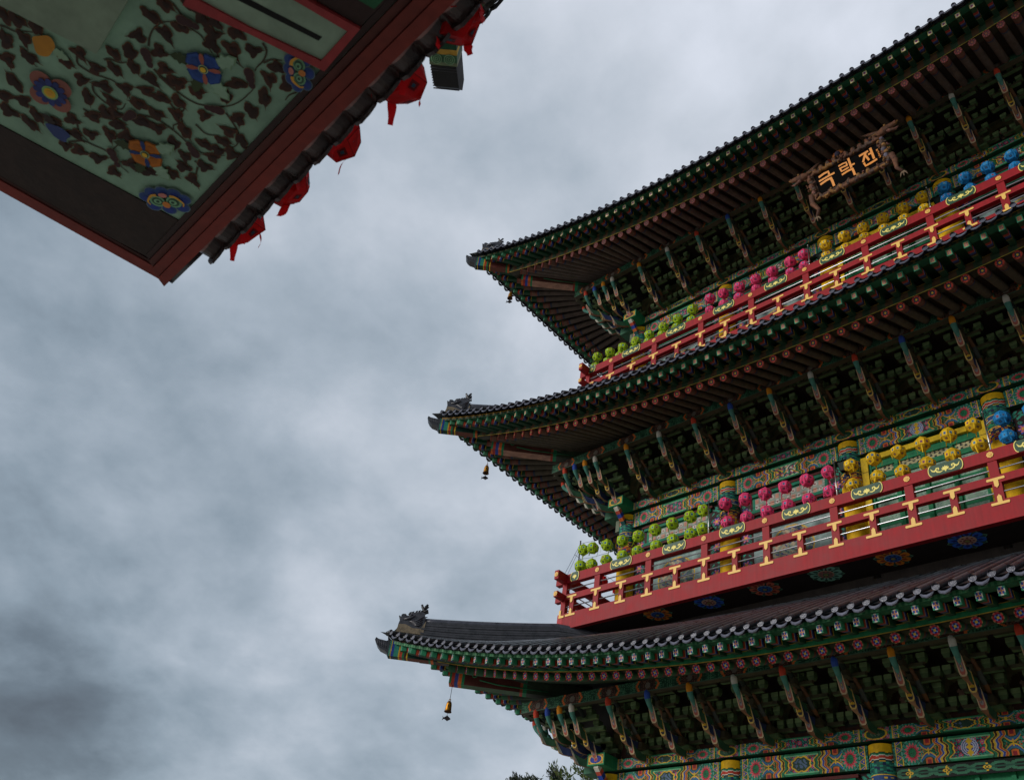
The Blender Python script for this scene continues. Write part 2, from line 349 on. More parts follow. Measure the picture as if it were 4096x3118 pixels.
for T in range(3):
    for i in range(5):
        v = VAR[T][i] if T else [0, 0, 1, 0, 0][i]
        place(('lowb', v), LOWB[v], M_WOOD, (COLX[i] + .22, YW, CAP[T]), 0, 'tie_beam', hall)
        place(('upb', i % 2), UPB[i % 2], M_WOOD, (COLX[i], YW, CAP[T]), 0, 'plate_beam', hall)
    for i in range(3):
        place(('lowb', 3), LOWB[3], M_WOOD, (XL, ([YW] + COLY)[i] + 2.967 - .22, CAP[T]), -math.pi / 2, 'tie_beam', hall)
        place(('upb', 0), UPB[0], M_WOOD, (XL, ([YW] + COLY)[i] + 2.967, CAP[T]), -math.pi / 2, 'plate_beam', hall)
# beam ends crossing at the corner column
def oval_end(x, y, Lm, H, c):
    o = np.empty(x.shape + (3,)); o[:] = C(150, 70, 50); d = (y - .5) * H; mid = x - Lm / 2
    q = scroll(x, d, 60); pset(o, q > .6, C(196, 150, 90))
    e = np.hypot(mid / (Lm * .38), d / (H * .37)); pset(o, e < 1.08, YEL); pset(o, e < .9, c); pset(o, (np.hypot(mid, d) < H * .2), C(170, 110, 90)); pset(o, (np.hypot(mid, d) < H * .13), C(170, 60, 50))
    b = np.minimum(np.minimum(x, Lm - x), np.minimum(y, 1 - y) * H); pset(o, b < .03, GRN); pset(o, (b >= .03) & (b < .042), YEL)
    return o
for T in range(3):
    z = CAP[T]; mb = MB(); pc = [C(40, 60, 150), C(50, 90, 70), C(90, 60, 50)][T]
    mb.box(XL - .2, XL + .26, YW - .62, YW - .2, z + .055, z + .30, GRN)
    mb.paint((XL - .2, YW - .624, z + .055), (.46, 0, 0), (0, 0, .245), 60, 32, lambda x, y: oval_end(x, y, .46, .245, pc))
    mb.box(XL - .66, XL - .212, YW - .19, YW + .19, z + .058, z + .28, C(60, 110, 84))
    mb.paint((XL - .664, YW + .19, z + .058), (0, -.38, 0), (0, 0, .222), 30, 18, lambda x, y: oval_end(x, y, .38, .222, C(60, 70, 60)))
    # slanting striped nose below the oval end
    P = [(-.10, -.30), (-.50, -.02), (-.58, -.05), (-.56, -.14), (-.40, -.26), (-.22, -.40)]
    segs = [(0, .09, WHT), (.09, .17, C(200, 80, 60)), (.17, .26, BLU), (.26, .34, ORG), (.34, .44, C(40, 90, 90))]
    for a, b, c in segs:
        f = lambda t: (XL + .02, YW - .60 + t * .85, z + .02 - t * .75)
        p0, p1 = A(f(a)), A(f(b)); mb.obox(p0 + A((-.06, 0, 0)), (.12, 0, 0), p1 - p0, (0, .06, .10), c)
    mb.box(XL - .35, XL - .24, YW - .1, YW + .1, z - .34, z - .02, C(110, 120, 100))
    obj('beam_end', mb, M_WOOD, hall)

# ---------------- wall bays
def bay_fn(kind, Lm, z0, z1):
    """x metres along the bay, y 0..1 height; zr = height below the column head"""
    def fn(x, y):
        o = np.empty(x.shape + (3,)); t = (1 - y) * (z1 - z0) + .38; X = np.minimum(x, Lm - x); mid = x - Lm / 2
        o[:] = C(48, 28, 26)
        if kind == 'centre':
            pset(o, (t > .42), C(240, 200, 36)); m = (X > .17) & (t > .55); pset(o, m, GRN)
            dx = np.mod(x - .17, (Lm - .34) / 4); w = (Lm - .34) / 4
            inn = m & (dx > .07) & (dx < w - .07)
            p1 = inn & (t > .68) & (t < .86); pset(o, p1, C(196, 186, 140))
            g = np.hypot(np.mod(x, .085) - .0425, np.mod(t + .0425 * (np.floor(x / .085) % 2), .085) - .0425); pset(o, p1 & (g < .027), C(60, 66, 60))
            for a, b in ((.95, 1.45), (1.53, 2.0), (2.1, 2.7)):
                p = inn & (t > a) & (t < b); pset(o, p, C(150, 182, 160)); cx = dx - w / 2; cy = t - (a + b) / 2; r = np.hypot(cx, cy); an = np.arctan2(cy, cx)
                pset(o, p & (r < .13 * (.75 + .25 * np.cos(an * 7))), C(190, 176, 186)); pset(o, p & (r < .06), C(160, 100, 110)); pset(o, p & (r > .15) & (scroll(x, t, 50) > .75), C(120, 150, 140))
            return o
        # ordinary bay: flowered posts, high window strip, arabesque band, pale panel with a round mural
        m = (X > .02) & (X < .30); gx = X - .16; gz = np.mod(t - .5, .66) - .33
        pset(o, m & (np.abs(scroll(gx, gz, 24) - .75) < .16), TEAL); r = np.hypot(gx, gz); an = np.arctan2(gz, gx)
        pset(o, m & (r < .115 * (.8 + .2 * np.cos(an * 6 + .5))), BLU); pset(o, m & (r < .095 * (.72 + .28 * np.cos(an * 6))), C(220, 120, 116)); pset(o, r < .03 * m, YEL)
        m = (X > .36) & (t > .48) & (t < .98); pset(o, m, C(20, 122, 92)); w = (X > .42) & (t > .56) & (t < .86); pset(o, w, C(150, 158, 146))
        gx = np.mod(x, .13) - .065; gz = np.mod(t - .56, .15) - .075; k = (np.floor(x / .13) + np.floor((t - .56) / .15)) % 2
        pset(o, w & (np.abs(gx) < .045) & (np.abs(gz) < .055) & (k > .5), C(196, 140, 120)); pset(o, w & (np.hypot(gx, gz) < .05) & (k < .5), C(206, 200, 190)); pset(o, w & (np.hypot(gx, gz) < .022) & (k < .5), C(150, 90, 90))
        m = (X > .34) & (t > 1.02) & (t < 1.36); q = np.abs(np.sin(x * 9) * .1 - (t - 1.19)); pset(o, m & (q < .035), TEAL); pset(o, m & (np.abs(q - .07) < .018), C(60, 160, 150)); pset(o, m & (np.abs(scroll(x, t, 30) - .8) < .1), TEAL)
        r = np.hypot(mid, t - 1.19); an = np.arctan2(t - 1.19, mid); pset(o, r < .14, BLU); pset(o, r < .12 * (.75 + .25 * np.cos(an * 7)), C(220, 120, 116)); pset(o, r < .03, YEL)
        m = (X > .34) & (t > 1.40); pset(o, m, C(156, 182, 178)); r = np.hypot(mid, t - 1.98); pset(o, m & (r < .52), YEL); mu = m & (r < .49)
        pset(o, mu, C(150, 160, 140)); q = scroll(x, t, 17); pset(o, mu & (q > .62), C(90, 120, 110)); pset(o, mu & (q < .25), C(196, 180, 150)); q = scroll(x + 3, t + 1, 29); pset(o, mu & (q > .8), C(80, 90, 150)); pset(o, mu & (q < .1), C(170, 90, 70))
        pset(o, (X > .30) & (X < .36), C(62, 30, 26))
        return o
    return fn
for T in range(3):
    zt = CAP[T] - .38
    h = 2.8
    for i in range(5):
        kind = 'centre' if i == 2 else 'side'
        key = ('bay', kind)
        if key not in BASES:
            m = MB(); Lm = BAY - .44; m.paint((0, .02, -h), (Lm, 0, 0), (0, 0, h), 150, 150, (lambda f: (lambda x, y: f(x, y)))(bay_fn(kind, Lm, -h, 0)))
            m.box(0, Lm, .03, .1, -h, 0, BRN)
            if kind == 'centre':
                for a in (0, Lm - .15): m.box(a, a + .15, -.06, .018, -h, -.05, C(240, 200, 36))
                m.box(.15, Lm - .15, -.055, .018, -.17, -.05, C(240, 200, 36))
                w = (Lm - .34) / 4
                for k in range(5): m.box(.17 + k * w - .035, .17 + k * w + .035, -.02, .018, -h, -.165, GRN)
                for zz in (.30, .57, 1.12): m.box(.17, Lm - .17, -.012, .018, -zz - .05, -zz, GRN)
            else:
                m.box(.3, Lm - .3, -.035, .018, -.16, -.09, C(20, 122, 92)); m.box(.3, Lm - .3, -.035, .018, -.57, -.5, C(20, 122, 92))
                m.box(.24, Lm - .24, -.05, .018, -.085, -.03, C(90, 30, 28)); m.box(.24, Lm - .24, -.045, .018, -.64, -.59, C(90, 30, 28)); m.box(.24, Lm - .24, -.045, .018, -1.03, -.985, C(90, 30, 28))
            place(key, m, M_WOOD, (COLX[i] + .22, YW, zt), 0, 'door_panel' if kind == 'centre' else 'wall_panel', hall)
        else: place(key, None, M_WOOD, (COLX[i] + .22, YW, zt), 0, 'door_panel' if kind == 'centre' else 'wall_panel', hall)
    for i in range(3): place(('bay', 'side'), None, M_WOOD, (XL, ([YW] + COLY)[i] + 2.967 - .22, zt), -math.pi / 2, 'wall_panel', hall)
# green chain moulding under the central beam of the lowest storey
mb = MB(); x0, x1 = COLX[2] + .25, COLX[3] - .25; zc = CAP[0] - .50
def chain(x, y):
    o = np.empty(x.shape + (3,)); o[:] = C(16, 20, 18); d = (y - .5) * .2; g = np.mod(x, .3) - .15; q = np.abs(np.hypot(g / .13, d / .06) - 1); pset(o, q < .3, C(60, 120, 90)); pset(o, np.abs(d) < .012, C(40, 90, 70))
    g = np.mod(x + .1, .62) - .31; r = np.hypot(g, d); an = np.arctan2(d, g); rr = .07 * (.72 + .28 * np.cos(4 * an)); pset(o, r < rr, YEL); pset(o, r < rr * .6, C(30, 60, 50)); pset(o, r < .018, YEL); return o
mb.box(x0, x1, YW - .11, YW - .09, zc - .1, zc + .1, BLK); mb.paint((x0, YW - .114, zc - .1), (x1 - x0, 0, 0), (0, 0, .2), 150, 16, chain); obj('chain_moulding', mb, M_WOOD, hall)

# ---------------- bracket sets under the eaves
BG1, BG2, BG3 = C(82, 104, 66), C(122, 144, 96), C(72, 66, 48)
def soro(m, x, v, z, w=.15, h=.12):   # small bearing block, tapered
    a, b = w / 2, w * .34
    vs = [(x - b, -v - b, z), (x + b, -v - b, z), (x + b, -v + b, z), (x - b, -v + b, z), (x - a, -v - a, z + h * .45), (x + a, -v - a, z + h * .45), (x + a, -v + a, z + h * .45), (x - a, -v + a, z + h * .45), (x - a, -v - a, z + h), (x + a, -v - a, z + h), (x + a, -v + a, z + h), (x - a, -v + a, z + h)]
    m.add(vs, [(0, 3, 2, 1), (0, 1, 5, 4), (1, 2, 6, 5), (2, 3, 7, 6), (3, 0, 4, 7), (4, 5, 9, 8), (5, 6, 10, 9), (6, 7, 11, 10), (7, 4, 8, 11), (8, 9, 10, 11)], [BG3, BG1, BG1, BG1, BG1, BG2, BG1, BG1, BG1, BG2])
TONG = [(.70, .35), (1.0, .52), (1.30, .67)]
def tongue(m, x, vt, zt, kind, dv=(0, -1), w=.10, sc=1.):
    """curved projecting arm with a hexagonal painted tip; dv = outward direction in plan"""
    dx, dy = dv; n = (-dy, dx)
    def P(v, z, s): return (x + dx * v + n[0] * s, dy * v + n[1] * s, z)
    prof_l = [(vt - .085, zt - .165), (vt - .17, zt - .20), (vt - .3, zt - .215), (vt - .45, zt - .20), (vt - .62, zt - .15)]
    prof_u = [(vt + .09, zt + .175), (vt - .02, zt + .03), (vt - .16, zt - .05), (vt - .32, zt - .075), (vt - .48, zt - .055), (vt - .62, zt + .0)]
    h = w / 2
    vs = []; fs = []; col = []
    hl = [h * 1.1, h * .62, h * .5, h * .55, h * .6]; lo = [[P(a, b, -q), P(a, b, q)] for (a, b), q in zip(prof_l, hl)]; up = [[P(a, b, -h), P(a, b, h)] for a, b in prof_u]
    def quad(a, b, c, d, cc): k = len(vs); vs.extend((a, b, c, d)); fs.append((k, k + 1, k + 2, k + 3)); col.append(cc)
    und = SALM if kind != 2 else C(156, 116, 84); side = [C(48, 88, 64), C(44, 56, 96), C(52, 92, 66)][kind - 1]
    for i in range(4): quad(lo[i][0], lo[i][1], lo[i + 1][1], lo[i + 1][0], und)
    for i in range(5): quad(up[i][1], up[i][0], up[i + 1][0], up[i + 1][1], C(20, 40, 40))
    for s_ in (0, 1):
        # side as strips between lower and upper profile
        for i in range(4): quad(lo[i][s_], up[i][s_] if i else up[0][s_], up[i + 1][s_], lo[i + 1][s_], side if i else WHT)
    # tip: border hexagon, inner field, device (each a little prouder)
    a, b = A(P(*prof_l[0], 0)), A(P(*prof_u[0], 0)); e = b - a; r = A((n[0], n[1], 0)); nn = np.cross(r, e); nn /= np.linalg.norm(nn)
    if np.dot(nn, (dx, dy, 0)) < 0: nn = -nn
    def hexa(s0, s1, hw, off, cc):
        hw *= 1.22; q = lambda t, s: a + e * t + r * s * hw + nn * off
        k = len(vs); vs.extend([q(s0, -.55), q(s0, .55), q(s0 + .1, 1), q(s1 - .2, 1), q(s1, 0), q(s1 - .2, -1), q(s0 + .1, -1)]); fs.append(tuple(range(k, k + 7))); col.append(cc)
    hexa(0, 1, h, 0, C(206, 178, 140) if kind != 2 else C(214, 178, 96)); hexa(.07, .92, h * .7, .003, C(176, 92, 80) if kind != 2 else C(56, 50, 48)); 
    if kind == 2:
        for t in (.2, .38, .56): hexa(t, t + .2, h * .58, .006, YEL)
    else: hexa(.2, .72, h * .5, .006, C(150, 140, 140)); hexa(.3, .6, h * .3, .009, C(84, 100, 124)); hexa(.4, .5, h * .16, .012, YEL)
    m.add(vs, fs, col)
BEAK = [C(210, 72, 48), C(52, 84, 176), C(226, 142, 30), C(214, 208, 196)]
def beak(m, x, v, z, ci, dv=(0, -1)):
    dx, dy = dv; P = lambda a, b: (x + dx * a, dy * a, b)
    m.tube([P(v + .10, z + .17), P(v + .095, z + .145), P(v + .085, z + .08), P(v + .06, z + .0), P(v + .01, z - .08), P(v - .15, z - .22), P(v - .3, z - .26)], [.018, .05, .062, .06, .05, .045, .04], 8, [BEAK[ci]] * 3 + [C(80, 140, 126)] * 2 + [C(60, 96, 84)] * 2)
    m.tube([P(v + .08, z + .2), P(v - .05, z + .22), P(v - .2, z + .12), P(v - .34, z + .02)], [.02, .05, .05, .04], 7, C(30, 40, 34))
def bracket_core(seed=0):
    m = MB(); DB = C(78, 76, 54)
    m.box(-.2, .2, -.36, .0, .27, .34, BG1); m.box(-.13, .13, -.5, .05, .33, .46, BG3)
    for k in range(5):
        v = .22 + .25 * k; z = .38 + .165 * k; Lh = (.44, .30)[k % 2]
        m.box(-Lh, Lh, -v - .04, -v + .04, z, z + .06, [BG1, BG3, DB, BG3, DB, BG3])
        for x in ((-.41, -.21, .21, .41) if k % 2 == 0 else (-.29, -.0, .29)):
            soro(m, x, v, z + .058, .135, .15); soro(m, x * .55 + .05, v - .12, z + .14, .11, .12)
            m.add([(x - .04, -v - .0635, z + .135), (x + .04, -v - .0635, z + .135), (x + .04, -v - .0635, z + .196), (x - .04, -v - .0635, z + .196)], [(0, 1, 2, 3)], C(34, 40, 30) if k % 2 else C(70, 40, 30))
        m.box(-.045, .045, -v - .2, -v + .2, z - .02, z + .1, BG3)
    for s in (-1, 1):   # carved cloud plates on the flanks
        m.tube([(s * .075, -.4, .46), (s * .08, -.62, .58), (s * .08, -.8, .74), (s * .075, -.98, .88)], [.03, .05, .045, .03], 6, [C(120, 80, 50), C(70, 74, 70), C(110, 74, 48)], flat=.5)
    return m
CORE = bracket_core()
def t_merge(vlist, ci):
    m = MB()
    for i, (a, b) in enumerate(TONG): tongue(m, 0, a, b, i + 1)
    beak(m, 0, 1.40, .90, ci); return m
TM = [MB() for _ in range(3)]
for i, (a, b) in enumerate(TONG): tongue(TM[i], 0, a, b, i + 1)
BM = []
for c in range(4): q = MB(); beak(q, 0, 1.40, .90, c); BM.append(q)
TMER = [t_merge(0, c) for c in range(4)]
PHASE = [1, 3, 3]    # beak colour of the bracket at index 2, per tier
for T in range(3):
    z = CAP[T]
    for k in range(16):
        x = XL + .99 * k; vis = 0 < k < 11
        if k == 0: continue
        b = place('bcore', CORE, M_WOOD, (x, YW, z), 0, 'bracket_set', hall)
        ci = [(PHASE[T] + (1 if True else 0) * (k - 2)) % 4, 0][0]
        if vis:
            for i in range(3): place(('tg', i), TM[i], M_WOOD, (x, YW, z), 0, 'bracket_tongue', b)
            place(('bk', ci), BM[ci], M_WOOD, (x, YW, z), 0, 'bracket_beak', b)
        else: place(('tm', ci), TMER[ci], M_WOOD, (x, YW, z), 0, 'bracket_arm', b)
    for k in range(1, 10):
        b = place('bcore', CORE, M_WOOD, (XL, YW + .99 * k, z), -math.pi / 2, 'bracket_set', hall); ci = (k + T) % 4
        place(('tm', ci), TMER[ci], M_WOOD, (XL, YW + .99 * k, z), -math.pi / 2, 'bracket_arm', b)
# corner bracket set: tongues fan out on both faces and on the diagonal
mb = MB(); s2 = 1 / math.sqrt(2)
for k in range(5):
    q = .22 + .25 * k; zz = .40 + .16 * k
    mb.box(-q - .2, .3, -q - .045, -q + .045, zz, zz + .085, [BG2, BG3, BG1, BG1, BG1, BG1]); mb.box(-q - .045, -q + .045, -q - .2, .3, zz + .003, zz + .088, [BG2, BG3, BG1, BG1, BG1, BG1])
    for x in (-q, -q + .3, .1): soro(mb, x, q, zz + .083); soro(mb, -q, -x, zz + .083)
mb.box(-.25, .25, -.25, .25, .27, .5, BG3)
DTM = []
for i, (a, b) in enumerate(TONG): q = MB(); tongue(q, 0, a * 1.24 + .03, b - .02, i + 1, dv=(-s2, -s2), w=.12); DTM.append(q)
for T in range(3):
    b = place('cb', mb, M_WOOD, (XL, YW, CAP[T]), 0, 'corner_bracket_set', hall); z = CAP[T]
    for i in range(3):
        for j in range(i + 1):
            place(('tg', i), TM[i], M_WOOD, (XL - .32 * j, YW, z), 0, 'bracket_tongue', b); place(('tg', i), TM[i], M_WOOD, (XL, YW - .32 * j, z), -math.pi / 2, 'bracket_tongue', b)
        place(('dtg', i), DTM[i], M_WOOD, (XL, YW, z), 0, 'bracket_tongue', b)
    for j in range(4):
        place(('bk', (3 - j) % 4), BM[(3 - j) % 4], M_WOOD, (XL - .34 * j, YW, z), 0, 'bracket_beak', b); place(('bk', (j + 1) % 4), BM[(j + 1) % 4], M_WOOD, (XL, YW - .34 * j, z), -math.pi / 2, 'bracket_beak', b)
# painted boards between the brackets: dim seated figures in robes under a halo
def figure_fn(x, y):
    o = np.empty(x.shape + (3,)); o[:] = C(122, 112, 76); X = x - .495; t = y * 1.25; s = scroll(x, t, 14); pset(o, s > .7, C(96, 104, 70))
    pset(o, (np.hypot(X, t - .42) < .24), C(74, 52, 34)); pset(o, np.abs(np.hypot(X, t - .42) - .24) < .012, C(110, 110, 70))
    pset(o, (np.abs(X) < .26 - .5 * np.abs(t - .16)) & (t < .4) & (t > .05), C(84, 50, 40)); pset(o, (np.abs(X) < .12) & (t > .12) & (t < .38), C(50, 56, 50)); pset(o, np.hypot(X, t - .26) < .05, C(150, 120, 100))
    pset(o, np.hypot(X / .8, t - .47) < .075, C(176, 140, 120)); pset(o, np.hypot(X / 1., t - .54) < .05, C(30, 28, 30)); pset(o, (np.abs(x - .0) < .02) | (np.abs(x - .99) < .02), C(60, 84, 50)); return o
fb = MB(); fb.paint((0, -.08, .27), (.99, 0, 0), (0, 0, 1.25), 44, 56, figure_fn)
for T in range(3):
    for k in range(15): place('fig', fb, M_WOOD, (XL + .99 * k, YW, CAP[T]), 0, 'figure_board', hall)
    for k in range(9): place('fig', fb, M_WOOD, (XL, YW + .99 * (k + 1), CAP[T]), -math.pi / 2, 'figure_board', hall)
# eave purlin with painted ends over the brackets, and soffit boards in front of it
def purlin_fn(x, y):
    o = np.empty(x.shape + (3,)); o[:] = C(60, 40, 34); g = np.mod(x, .99); d = (y - .5) * .22; q = scroll(x, d, 70); pset(o, q > .6, C(110, 76, 60)); m = (g < .3) | (g > .69)
    pset(o, m, C(30, 70, 50)); pset(o, m & (q > .55), C(70, 120, 90)); w = .03 * np.cos(y * 6); pset(o, np.abs(g - .26 - w) < .025, ORG); pset(o, np.abs(g - .72 + w) < .025, ORG); pset(o, np.hypot(g - .495, d) < .06, C(120, 110, 100)); pset(o, y < .12, C(80, 110, 90)); return o
for T in range(3):
    z = CAP[T]; mb = MB(); o = 1.45
    mb.box(XL - o, XR + o, YW - o - .07, YW - o + .07, z + 1.02, z + 1.26, BG3); mb.paint((XL - o, YW - o - .074, z + 1.02), (XR - XL + 2 * o, 0, 0), (0, 0, .24), 700, 12, purlin_fn)
    mb.box(XL - o - .07, XL - o + .07, YW - o + .075, YW + 2 * HS + o, z + 1.02, z + 1.26, BG3)
    mb.box(XL - o, XR + o, YW - o + .075, YW, z + 1.2, z + 1.23, C(40, 30, 26)); mb.box(XL - o + .075, XL, YW, YW + 2 * HS + o, z + 1.2, z + 1.23, C(40, 30, 26))
    obj('eave_purlin', mb, M_WOOD, hall)

# ---------------- roofs: tiles, boards, rafters, hips, ridge ornaments
def ring_rosette(m, c, ax, r, cols, n=16):
    """painted round end: petals in rings; c centre, ax outward axis"""
    c = A(c, float); ax = A(ax, float); ax /= np.linalg.norm(ax); u = np.cross(ax, (0, 0, 1.)); u /= np.linalg.norm(u); w = np.cross(u, ax)
    rs = [0, .24, .56, .9, 1.0]; vs = [c]
    for q in rs[1:]: vs += [c + r * q * (u * math.cos(2 * math.pi * k / n) + w * math.sin(2 * math.pi * k / n)) for k in range(n)]
    fs = []; cl = []
    for k in range(n):
        k2 = (k + 1) % n; fs.append((0, 1 + k, 1 + k2)); cl.append(cols[0])
        for j in range(1, 4):
            fs.append((1 + (j - 1) * n + k, 1 + j * n + k, 1 + j * n + k2, 1 + (j - 1) * n + k2)); cl.append(cols[j][k % len(cols[j])])
    m.add(vs, fs, cl)
ROS = [[YEL, [BLU, C(150, 170, 210), BLU, NAVY], [C(190, 40, 52), C(120, 20, 34), C(210, 80, 80), C(190, 40, 52)], [C(190, 140, 90), DKG]],
       [YEL, [C(30, 40, 60), C(60, 70, 90)], [C(190, 56, 40), C(190, 56, 40), C(110, 26, 24), C(200, 80, 50)], [C(120, 60, 40), BRN]],
       [C(150, 90, 60), [C(110, 50, 50), C(60, 50, 60)], [C(150, 66, 64), C(90, 44, 44)], [C(110, 60, 50), BRN]]]
RBODY = [C(44, 62, 44), C(88, 78, 64), C(96, 82, 74)]
def round_rafter(m, p0, p1, T):
    p0 = A(p0, float); p1 = A(p1, float); d = p1 - p0; ln = np.linalg.norm(d); d /= ln; r = .084
    c = RBODY[T]; k = [0, .05, .16, .22, .28, ln]
    cols = [C(120, 64, 50) if T else C(60, 110, 70), C(50, 96, 70) if T == 0 else C(112, 80, 66), C(112, 62, 50), C(52, 62, 84), c]
    m.tube([p0 + d * q for q in k], r, 10, cols, cap=False); ring_rosette(m, p0 - d * .001, -d, r, ROS[T])
FEND = [dict(b=C(226, 224, 210), e=C(60, 160, 120)), dict(b=C(60, 170, 130), e=C(220, 150, 90)), dict(b=C(236, 214, 140), e=C(226, 220, 210))]
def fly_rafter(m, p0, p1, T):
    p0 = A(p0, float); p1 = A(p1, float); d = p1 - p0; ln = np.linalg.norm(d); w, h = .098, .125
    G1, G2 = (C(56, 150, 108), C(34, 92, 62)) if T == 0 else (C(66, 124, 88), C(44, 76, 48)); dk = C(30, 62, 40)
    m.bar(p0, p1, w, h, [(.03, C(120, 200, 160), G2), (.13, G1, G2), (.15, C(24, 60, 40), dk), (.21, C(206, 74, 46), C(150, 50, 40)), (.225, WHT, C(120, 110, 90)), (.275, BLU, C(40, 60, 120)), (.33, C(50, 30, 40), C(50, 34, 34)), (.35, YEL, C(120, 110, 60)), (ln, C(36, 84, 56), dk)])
    # painted end: 5 x 7 cells
    d = d / ln; r = np.cross(d, (0, 0, 1.)); r /= np.linalg.norm(r); u = np.cross(r, d); o = p0 - d * .003 - r * w / 2 - u * h / 2
    E = FEND[T]; K = 7; P = A([[o + r * w * j / K + u * h * i / K for j in range(K + 1)] for i in range(K + 1)])
    col = np.empty((K, K, 3))
    for i in range(K):
        for j in range(K):
            a, b = abs(i - 3), abs(j - 3); q = max(a, b)
            c = E['b'] if q == 3 else (E['e'] if (q == 2 and T) else (C(232, 150, 100) if T == 0 and a + b == 2 else C(46, 66, 150)))
            if T == 2 and q == 2: c = C(236, 230, 220)
            if q < 2: c = ORG if a + b == 0 else (C(60, 80, 170) if a == b else C(226, 170, 120))
            if T == 2 and q < 2: c = C(196, 50, 60) if i < 4 else C(50, 80, 170)
            if T == 0 and a + b >= 5: c = E['e']
            col[i, j] = c
    m.grid(P, col)

def fan(ue, H):
    a = abs(ue); k = H - 1.0
    return math.copysign(a if a <= k else k + (a - k) * .28, ue)
def rafter_pts(u, H, T, f):
    ve, ze = e_rnd(u, H); ui = fan(u, H); zin = 6.0 + .47 * 2.75
    p0 = A(f(u, ve, ze + RTZ[T])); p1 = A(f(ui, 0, zin + RTZ[T]))
    # flying rafter continues the same bearing
    vf = e_fly(u, H)[0]; uf = ui + (u - ui) * vf / ve
    vf, zf = e_fly(uf, H); uf = ui + (u - ui) * vf / ve
    q0 = A(f(uf, vf, zf + FTZ[T])); s = .62 / max(.1, vf); ub = uf + (ui - uf) * (.95 / vf); vb = vf - .95
    zr = ze + (zin - ze) * ((ve - vb) / ve) if vb < ve else ze
    q1 = A(f(ub, vb, zr + RTZ[T] + .14 + (FTZ[T] - RTZ[T]) * .5))
    return p0, p1, q0, q1
SP = .2955
ONES = []
for T in range(3):
    TIER[0] = T
    roof_tiles = MB()
    roof_base = None
    for sd_, (f, H) in SIDES.items():
        full = sd_ in ('front', 'left')
        HT = H + 3.95
        if not full:
            us = np.linspace(-HT, HT, 40)
            P = A([[f(u, max(abs(u) - H, 0) + (e_tile(u, H)[0] - max(abs(u) - H, 0)) * w, roof_z(u, max(abs(u) - H, 0) + (e_tile(u, H)[0] - max(abs(u) - H, 0)) * w, H) + ETZ[T]) for w in np.linspace(0, 1, 6)] for u in us])
            roof_tiles.grid(P, TILED); continue
        nrow = int(2 * HT / .2525); us = [(k - (nrow - 1) / 2) * .2525 for k in range(nrow)]
        # pan surface
        uu = np.linspace(-HT, HT, 110)
        def vh(u): return max(abs(u) - H, 0)
        P = A([[f(u, vh(u) + (e_tile(u, H)[0] - vh(u)) * w, roof_z(u, vh(u) + (e_tile(u, H)[0] - vh(u)) * w, H) + ETZ[T] - .05) for w in np.linspace(0, 1, 9)] for u in uu])
        roof_tiles.grid(P, TILED)
        # under-board of the tiles, so the pan is not paper thin
        for u in us:
            ve, ze = e_tile(u, H); v0 = vh(u) + .02
            if ve - v0 < .12: continue
            ns = 7; r = .052; jit = random.uniform(-.011, .011)
            pts = [f(u + jit, v0 + (ve - v0) * w, roof_z(u, v0 + (ve - v0) * w, H) + ETZ[T]) for w in np.linspace(1, 0, ns)]
            sh = random.uniform(.72, 1.2); col = tuple(np.array(TILE) * sh)
            cols = [tuple(np.array(col) * random.uniform(.74, 1.15)) for _ in range(ns)]
            roof_tiles.tube(pts, r, 8, cols, cap=False)
            ax = A(f(u, ve, ze)) - A(f(u, ve - .3, ze + .08)); ax[2] = .10 * np.linalg.norm(ax)
            c0 = A(pts[0]); ring_rosette(roof_tiles, c0, ax, .057, [C(92, 92, 104), [C(98, 98, 112), C(70, 70, 82)], [C(82, 82, 94), C(60, 60, 70), C(90, 90, 102)], [C(106, 106, 120)]], 14)
            # drip tile between this roundel and the next
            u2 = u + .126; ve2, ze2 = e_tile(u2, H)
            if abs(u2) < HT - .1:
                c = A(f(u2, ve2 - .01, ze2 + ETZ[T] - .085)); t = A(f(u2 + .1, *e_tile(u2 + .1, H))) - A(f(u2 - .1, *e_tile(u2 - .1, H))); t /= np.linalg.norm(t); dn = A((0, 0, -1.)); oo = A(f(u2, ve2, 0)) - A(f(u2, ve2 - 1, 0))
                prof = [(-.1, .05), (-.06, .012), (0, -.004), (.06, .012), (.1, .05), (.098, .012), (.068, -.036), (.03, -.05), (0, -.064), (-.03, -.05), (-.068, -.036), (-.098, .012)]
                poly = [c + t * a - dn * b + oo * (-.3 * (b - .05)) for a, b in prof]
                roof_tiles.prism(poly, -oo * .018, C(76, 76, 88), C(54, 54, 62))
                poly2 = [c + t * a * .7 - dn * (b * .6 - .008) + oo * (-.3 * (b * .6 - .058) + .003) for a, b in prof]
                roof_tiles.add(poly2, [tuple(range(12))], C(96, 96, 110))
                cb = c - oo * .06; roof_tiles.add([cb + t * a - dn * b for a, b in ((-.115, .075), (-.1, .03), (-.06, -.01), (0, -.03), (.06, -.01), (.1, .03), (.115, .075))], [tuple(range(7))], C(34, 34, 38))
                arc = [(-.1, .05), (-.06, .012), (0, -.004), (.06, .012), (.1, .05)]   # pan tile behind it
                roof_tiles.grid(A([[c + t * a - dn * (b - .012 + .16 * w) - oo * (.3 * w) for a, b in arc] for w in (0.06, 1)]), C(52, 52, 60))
    roof = obj('tiled_roof', roof_tiles, M_TILE, hall)
    # boards on the eave edge, sheathing over rafters
    eb = MB(); pb = MB(); sh = MB()
